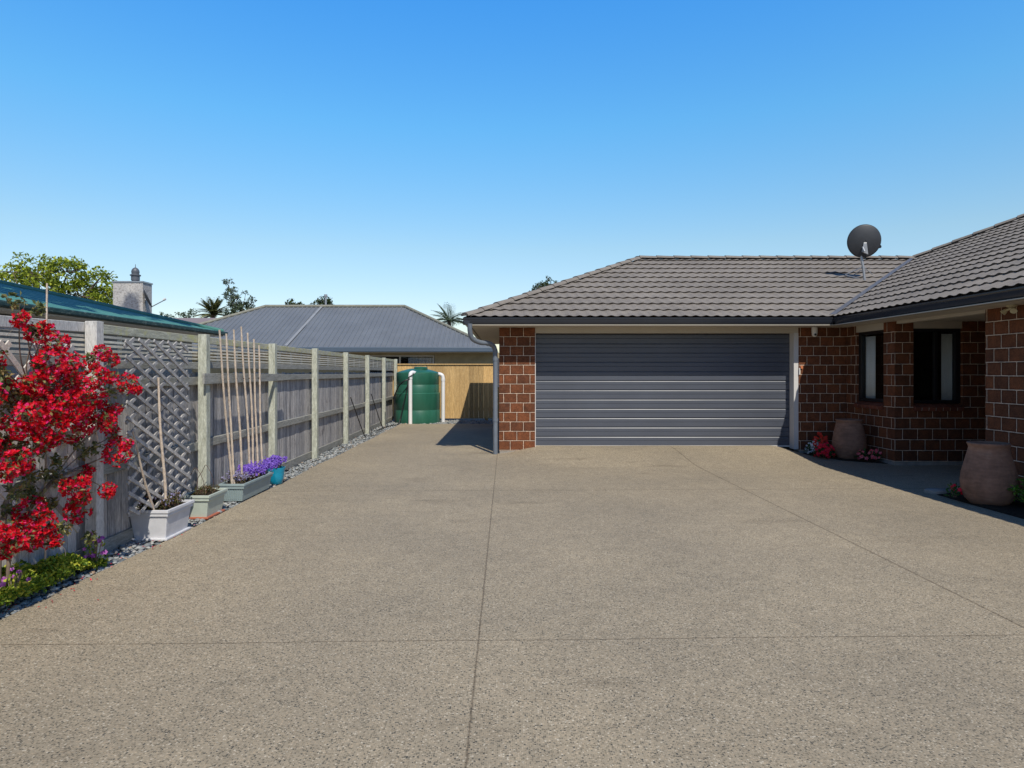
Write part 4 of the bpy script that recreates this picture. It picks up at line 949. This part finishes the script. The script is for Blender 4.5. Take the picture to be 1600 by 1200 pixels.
# ---------------------------------------------------------------- blue-roofed neighbour
nh = empty('neighbour_house', (-6, 25, 0), 'tan bungalow with blue grey corrugated metal roof behind the back fence', 'house')
t = 0.486; X1, Y0, Z0 = -0.44, 24.5, 2.40; D = 4.07; X0 = -15.6
def ribbed(A, B, Up, length, pitch, rib, clip):
    """corrugated plane: A->B eave, Up slope unit"""
    A = Vector(A); B = Vector(B); U = (B-A).normalized(); W = (B-A).length; N = U.cross(Up).normalized()
    prof = []; u = 0
    while u < W:
        prof += [(u,0),(u+pitch*.62,0),(u+pitch*.70,rib),(u+pitch*.90,rib),(u+pitch*.98,0)]; u += pitch
    bm = bmesh.new(); lo = [bm.verts.new(A+U*a+N*h) for a, h in prof]; hi = [bm.verts.new(A+U*a+N*h+Up*length) for a, h in prof]
    for k in range(len(prof)-1): bm.faces.new((lo[k], lo[k+1], hi[k+1], hi[k]))
    for co, no in clip: bmesh.ops.bisect_plane(bm, geom=bm.verts[:]+bm.edges[:]+bm.faces[:], plane_co=co, plane_no=no, clear_outer=True)
    m_ = MB(); bm.verts.index_update(); m_.v = [tuple(v.co) for v in bm.verts]; m_.f = [tuple(v.index for v in f_.verts) for f_ in bm.faces]; bm.free(); return m_
aa = math.atan(t)
ZR = Z0+t*D; XL = -14.8
rb = ribbed((XL,Y0,Z0),(X1,Y0,Z0), Vector((0,cos(aa),sin(aa))), D/cos(aa), 0.20, 0.030, [(Vector((X1,Y0,0)), Vector((1,1,0))), (Vector((XL,Y0,0)), Vector((-1,1,0)))])
nr = rb.build('roof', M['bluemetal'], nh, uv=False)
r = MB(); YBk = Y0+2*D
r.poly([(X1,Y0,Z0),(X1,YBk,Z0),(X1-D,Y0+D,ZR)]); r.poly([(X1,YBk,Z0),(XL,YBk,Z0),(XL+D,Y0+D,ZR),(X1-D,Y0+D,ZR)]); r.poly([(XL,YBk,Z0),(XL,Y0,Z0),(XL+D,Y0+D,ZR)])
r.build('roof', M['bluemetal'], nh)
r = MB(); r.tube([(X1-.05,Y0+.05,Z0+.04),(X1-D,Y0+D,ZR+.04)], 0.07, 8); r.tube([(X1-D,Y0+D,ZR+.04),(XL+D,Y0+D,ZR+.04)], 0.07, 8); r.tube([(XL+D,Y0+D,ZR+.04),(XL,Y0,Z0+.04)], 0.07, 8)
r.build('ridge_cap', M['ridgemetal'], nr, smooth=60)
r = MB(); xs_ = -8.45; r.bar((xs_,Y0+.1,Z0+.1*t+.045),(xs_+.25,Y0+D-.05,ZR-.05*t+.045), 0.11, 0.02, up=(0,-sin(aa),cos(aa))); r.build('flashing', M['flash'], nr)
# lower wing roof to the left, set back
wr_ = MB(); zl = 3.95
wr_.poly([(-19,26.5,Z0+.2),(-11.6,26.5,Z0+.2),(-11.6,28.6+.6,zl),(-19,28.6+.6,zl)]); wr_.poly([(-19,29.2,zl),(-11.6,29.2,zl),(-11.6,33,Z0),(-19,33,Z0)])
wr_.build('roof', M['brownmetal'], nh)
r = MB(); r.box(XL-.05, X1+.06, Y0-.13, Y0-.01, Z0-.15, Z0+.035); r.box(X1, X1+.12, Y0, YBk, Z0-.15, Z0-.01); r.build('gutter', M['bluegutter'], nh, bevel=0.02)
r = MB(); r.box(XL, X1, Y0-.01, Y0+.7, Z0-.17, Z0-.152); r.build('soffit', M['cream'], nh)
YW = Y0+.6
r = MB(); r.box(XL+.6, X1+.25, YW, YW+.2, 0, 1.35); r.box(XL+.6, -5.95, YW, YW+.2, 1.35, Z0-.17); r.box(-2.78, X1+.25, YW, YW+.2, 1.35, Z0-.17); r.box(-5.95,-2.78,YW+.01,YW+.2,2.14,Z0-.17); r.box(X1+.05, X1+.25, YW+.2, YBk-.6, 0, Z0-.17)
r.build('wall', M['yblock'], nh)
r = MB(); fr = 0.05; XA, XB = -5.45, -2.80
r.box(-5.95, -5.45, YW+.02, YW+.2, 1.35, 2.14)
r.build('wall', M['yblock'], nh)
r = MB(); r.box(XA, XB, YW, YW+.1, 2.09, 2.14); r.box(XA, XA+fr, YW, YW+.1, 1.35, 2.09); r.box(XB-fr, XB, YW, YW+.1, 1.35, 2.09); r.box(-4.18, -4.12, YW, YW+.1, 1.35, 2.09)
wn = r.build('window', M['cream'], nh)
r = MB(); r.box(XA+fr, XB-fr, YW+.05, YW+.056, 1.35, 2.09); r.build('pane', M['glass'], wn)
r = MB(); prev = None
for i in range(60):
    xx = -3.85+1.0*i/59; yy = YW+.2+.03*sin(i*.8)
    if prev: r.quad((prev[0],prev[1],1.36),(xx,yy,1.36),(xx,yy,2.05),(prev[0],prev[1],2.05))
    prev = (xx, yy)
r.build('curtain', dirty('grey_net', (.35,.37,.42), .9), wn)
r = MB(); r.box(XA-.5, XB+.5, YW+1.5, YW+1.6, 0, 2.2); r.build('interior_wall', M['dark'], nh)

# ---------------------------------------------------------------- green-roofed neighbour
gh = empty('neighbour_house', (-10, 10, 0), 'low house with faded green metal roof beyond the left fence', 'house')
gx, gy, gz, gt = -6.8, 15.4, 2.45, 0.252
aa = math.atan(gt)
rb = ribbed((gx,-4,gz),(gx,gy,gz), Vector((-cos(aa),0,sin(aa))), 5.0/cos(aa), 0.40, 0.010, [(Vector((gx,gy,0)), Vector((-1,1,0))), (Vector((gx,-4,0)), Vector((-1,-1,0)))])
gr_ = rb.build('roof', M['groof'], gh, uv=False)
r = MB(); zr_ = gz+5*gt
r.poly([(gx,gy,gz),(gx-10,gy,gz),(gx-5,gy-5,zr_)]); r.poly([(gx-10,gy,gz),(gx-10,-4,gz),(gx-5,1,zr_),(gx-5,gy-5,zr_)]); r.poly([(gx-10,-4,gz),(gx,-4,gz),(gx-5,1,zr_)])
r.build('roof', M['groof'], gh)
r = MB(); r.tube([(gx,gy,gz+.02),(gx-5,gy-5,zr_+.02)], .05, 8); r.tube([(gx-5,gy-5,zr_+.02),(gx-5,1,zr_+.02)], .05, 8); r.build('ridge_cap', M['groof'], gr_, smooth=60)
r = MB(); r.box(gx, gx+.09, -4, gy+.09, gz-.085, gz+.0); r.box(gx-10, gx, gy, gy+.09, gz-.085, gz+.0); r.build('gutter', M['ggutter'], gh, bevel=0.02)
r = MB(); r.box(gx-.6, gx, -4, gy, gz-.115, gz-.09); r.build('soffit', dirty('pale_soffit', (.62,.57,.50), .7, .06, 2), gh)
r = MB(); r.box(gx-.65, gx-.5, -3.4, gy-.5, 0, gz-.13); r.box(gx-9.4, gx-.65, gy-.65, gy-.5, 0, gz-.13); r.build('wall', M['greywall'], gh)

ch = empty('chimney', (-9.4, 16.2, 0), 'square white rendered chimney with dark stains rising behind the green roof', 'chimney')
cx0, cx1, cy0, cy1, ct = -9.82, -9.07, 16.0, 16.42, 3.76
MB().box(cx0, cx1, cy0, cy1, 0, ct-0.04).build('stack', M['chimney'], ch, bevel=0.01)
MB().box(cx0-.015, cx1+.015, cy0-.015, cy1+.015, ct-.038, ct).build('cap', M['steel'], ch)
c = MB(); cc = (-9.37, 16.2, ct)
c.lathe([(0.09,0),(0.085,0.04),(0.10,0.045),(0.10,0.15),(0.125,0.16),(0.125,0.185),(0.09,0.19),(0.088,0.23),(0.095,0.25),(0.088,0.30),(0.06,0.345),(0.02,0.37),(0.008,0.375),(0.006,0.45),(0.002,0.455)], cc, 28); c.build('cowl', dirty('cowl_grey', (.10,.11,.13), .45, .15, 9), ch, smooth=35)
# small dish edge-on on the chimney side
sd_ = empty('satellite_dish', (-9.0, 16.2, 3.2), 'small dark dish seen edge on with a thin arm at the chimney side', 'satellite dish')
c = MB(); cD = Vector((-8.90, 15.93, 3.32)); nd = Vector((0.86, 0.50, 0.42)).normalized(); sx_ = nd.cross(Vector((0,0,1))).normalized(); sy_ = sx_.cross(nd)
for k in range(9):
    r_ = 0.23*k/8; dep = 0.04*((r_/0.23)**2-1)
    for j in range(40): tt = 2*pi*j/40; c.v.append(tuple(cD+sx_*cos(tt)*r_+sy_*sin(tt)*r_+nd*dep))
for k in range(8):
    for j in range(40): j2 = (j+1)%40; c.f.append((k*40+j, k*40+j2, (k+1)*40+j2, (k+1)*40+j))
o = c.build('reflector', M['dish'], sd_, smooth=80); s2 = o.modifiers.new('s','SOLIDIFY'); s2.thickness = .012
c = MB(); c.tube([cD-sy_*.22, Vector((-8.50,15.95,3.28))], 0.012, 6); c.tube([cD-nd*.06, Vector((-9.07,16.1,3.25))], .018, 6); c.build('feed_arm', M['steel'], sd_)
c = MB(); c.tube([(-8.53,15.95,3.28),(-8.47,15.95,3.31)], .03, 10); c.build('receiver', M['whiteplastic'], sd_)

# ---------------------------------------------------------------- trees
def tree(name, label, cat, base, blobs, n, ls, mat, trunk_r=0.12, group=None, clump=0.35, per=22, bark=None):
    """blobs: (x, y, z, rx, ry, rz); leaves come in twig clumps spread through each blob, limbs reach each blob"""
    o = empty(name, base, label, cat, group); Lf = MB(); Tr = MB(); bv = Vector(base)
    topz = max(b_[2] for b_ in blobs); cx = sum(b_[0] for b_ in blobs)/len(blobs); cy = sum(b_[1] for b_ in blobs)/len(blobs)
    zf = base[2] + (min(b_[2]-b_[5] for b_ in blobs)-base[2])*0.75
    fork = Vector((bv.x+(cx-bv.x)*.3, bv.y+(cy-bv.y)*.3, zf))
    Tr.tube(smooth_path([bv, bv.lerp(fork,.5)+rv()*.08, fork], 4), [trunk_r*(1.25-.05*k) for k in range(9)], 9)
    vol = sum(b_[3]*b_[5] for b_ in blobs)
    for (x, y, z, rx_, ry_, rz_) in blobs:
        c0 = Vector((x,y,z)); m_ = fork.lerp(c0,.5)+rv()*rx_*.25+Vector((0,0,.1))
        Tr.tube(smooth_path([fork, m_, c0], 5), [trunk_r*(.55-.045*k) for k in range(11)], 6)
        k_ = max(3, int(n*rx_*rz_/vol/per))
        for _ in range(k_):
            v = rv(); v = v.normalized()*(v.length**0.55); q = c0+Vector((v.x*rx_, v.y*ry_, v.z*rz_))
            if R.random() < 0.5: Tr.tube([c0.lerp(q,.15), c0.lerp(q,.6)+rv()*.06*rx_, q], [trunk_r*.12, trunk_r*.08, trunk_r*.03], 4)
            cr_ = clump*R.uniform(.6,1.2)
            for _ in range(int(per*R.uniform(.6,1.3))):
                u = rv(); Lf.leaf(q+Vector((u.x,u.y,u.z*.55))*cr_, rv(), rv()+Vector((0,0,1.2)), ls*R.uniform(.6,1.3), ls*R.uniform(.4,.7))
    Tr.build('trunk', bark or M['bark'], o, uv=False, smooth=60); Lf.build('crown', mat, o, uv=False)
    return o
Yt = 27.0
def PT(px, py, Y): return ((px-790)*Y/1000, Y, H-(py-581)*Y/1000)
bl = []
for (px, py, r) in ((60,432,32),(105,428,34),(140,448,26),(25,452,34),(70,458,36),(120,462,30),(160,468,26),(175,480,20),(-20,455,40),(-50,470,45),(20,425,16),(60,412,14),(160,430,12),(150,485,30),(90,490,40),(30,500,50),(-60,440,30)):
    x, y, z = PT(px, py, Yt+R.uniform(-1.2,1.2)); bl.append((x,y,z,r*.027,1.0,r*.020))
tree('tree', 'broad bright green tree behind the green roofed house left of the chimney', 'tree', (-20, 27.3, -0.1), bl, 15000, 0.17, M['treeA'], 0.22, clump=0.30, per=30)
TG = 'trees beyond the back houses'
Y = 34
def blobs_at(lst, Y, ry=0.5): 
    res = []
    for (px, py, r) in lst: x, y, z = PT(px, py, Y+R.uniform(-.3,.3)); res.append((x,y,z,r*Y/1000,ry,r*Y/1000*.85))
    return res
tree('tree', 'thin open tree with sparse leaf clusters behind the grey metal roof', 'tree', (-14.3,34,-.1), blobs_at([(357,441,6),(364,452,7),(359,462,8),(369,466,7),(364,474,8),(384,459,4),(394,468,5),(378,478,9),(388,476,7),(372,486,12),(392,484,7),(360,488,8)], 34, .3), 2300, 0.13, M['treeC'], 0.07, TG, clump=0.12, per=12)
tree('tree', 'low rounded dark bush left above the blue roof ridge', 'tree', (-12.2,36,-.1), blobs_at([(460,474,8),(454,480,8),(470,480,6),(463,486,10)], 36), 900, 0.14, M['treeB'], 0.08, TG, clump=0.16, per=16)
tree('tree', 'dark bushy tree top with an upright spike above the blue roof ridge', 'tree', (-10,36,-.1), blobs_at([(507,470,9),(512,478,10),(497,476,7),(487,478,5),(504,486,12)], 36), 1300, 0.14, M['treeB'], 0.08, TG, clump=0.16, per=16)
tree('tree', 'small far bush just above the end of the green roof', 'tree', (-18,38,-.1), blobs_at([(258,493,5),(266,495,5),(282,494,5),(295,492,5),(302,488,5)], 34), 500, 0.12, M['treeC'], 0.05, TG, clump=0.12, per=12)
tree('conifer', 'dark pointed conifer top showing over the left slope of the garage roof', 'tree', (1.7,30,-.1), blobs_at([(858,444,6),(850,446,9),(842,450,9),(866,446,7),(857,436,4),(836,455,6),(829,457,4),(848,458,12)], 30), 2200, 0.09, M['treeB'], 0.10, TG, clump=0.11, per=20)
c = MB(); x, y, z = PT(509, 468, 35.5); c.tube([(x,35.5,0),(x,35.5,z+.15)], .055, 10); c.tube([(x,35.5,z+.15),(x,35.5,z+.28)], .09, 10)
tag(c.build('vent_pipe', M['steel'], smooth=50), 'thin grey flue pipe standing in front of the dark bushy tree', 'flue')

def palm(name, label, base, top, n, L_, leafw, mat, up=0.6, group=None, tr=0.12, fan=False):
    o = empty(name, base, label, 'palm', group); T_ = MB(); Fm = MB(); tp = Vector(top)
    T_.tube([base, Vector(base).lerp(tp,.5)+Vector((.05,0,0)), tp], [tr*1.3, tr, tr*.8], 10)
    for k in range(n):
        a = 2*pi*k/n+R.uniform(-.2,.2); el = R.uniform(-.1, 1.35)*up+.15; d_ = Vector((cos(a)*cos(el), sin(a)*cos(el), sin(el)))
        pts = []; p = tp.copy(); v = d_.copy()
        for s in range(9): pts.append(p.copy()); p = p+v*L_/8; v = (v+Vector((0,0,-.10 if not fan else -.04))).normalized()
        Fm.tube(pts, [.018-.0018*s for s in range(9)], 4)
        side = d_.cross(Vector((0,0,1))).normalized()
        for s in range(1, 9):
            for q in (0, .5):
                if s == 8 and q: continue
                pp = pts[s] if not q else pts[s].lerp(pts[s-1], .5)
                tdir = (pts[s]-pts[s-1]).normalized(); ll = L_*.30*sin(pi*(s/9.5)**.7)+.05
                for sg in (-1, 1): Fm.leaf(pp, (side*sg+tdir*.9+Vector((0,0,-.25))), Vector((0,0,1)), ll, leafw, .1)
    T_.build('trunk', M['bark'], o, uv=False, smooth=60); Fm.build('crown', mat, o, uv=False)
    return o
x, y, z = PT(333, 492, 37); palm('palm_tree', 'stubby palm crown left of the thin open tree above the metal roof', (x,37,-.1), (x,37,z), 34, 1.05, .10, M['palm'], .95, TG)
x, y, z = PT(702, 502, 33); palm('palm_tree', 'feathery grey green palm between the blue roof and the garage roof', (x,33,-.1), (x,33,z), 30, 1.05, .065, M['treeC'], .8, TG)
# tall tree out of the frame to the left: its shade falls on the green roof
bl = [(R.uniform(-9.3,-5.75), R.uniform(1.5,8.0), R.uniform(10.3,12.0), 1.15, 1.25, .8) for _ in range(14)]
tree('tree', 'tall leafy tree in the left neighbour garden outside the picture', 'tree', (-7.3,3.5,-.1), bl, 9000, 0.30, M['treeA'], 0.25, clump=0.45, per=30)
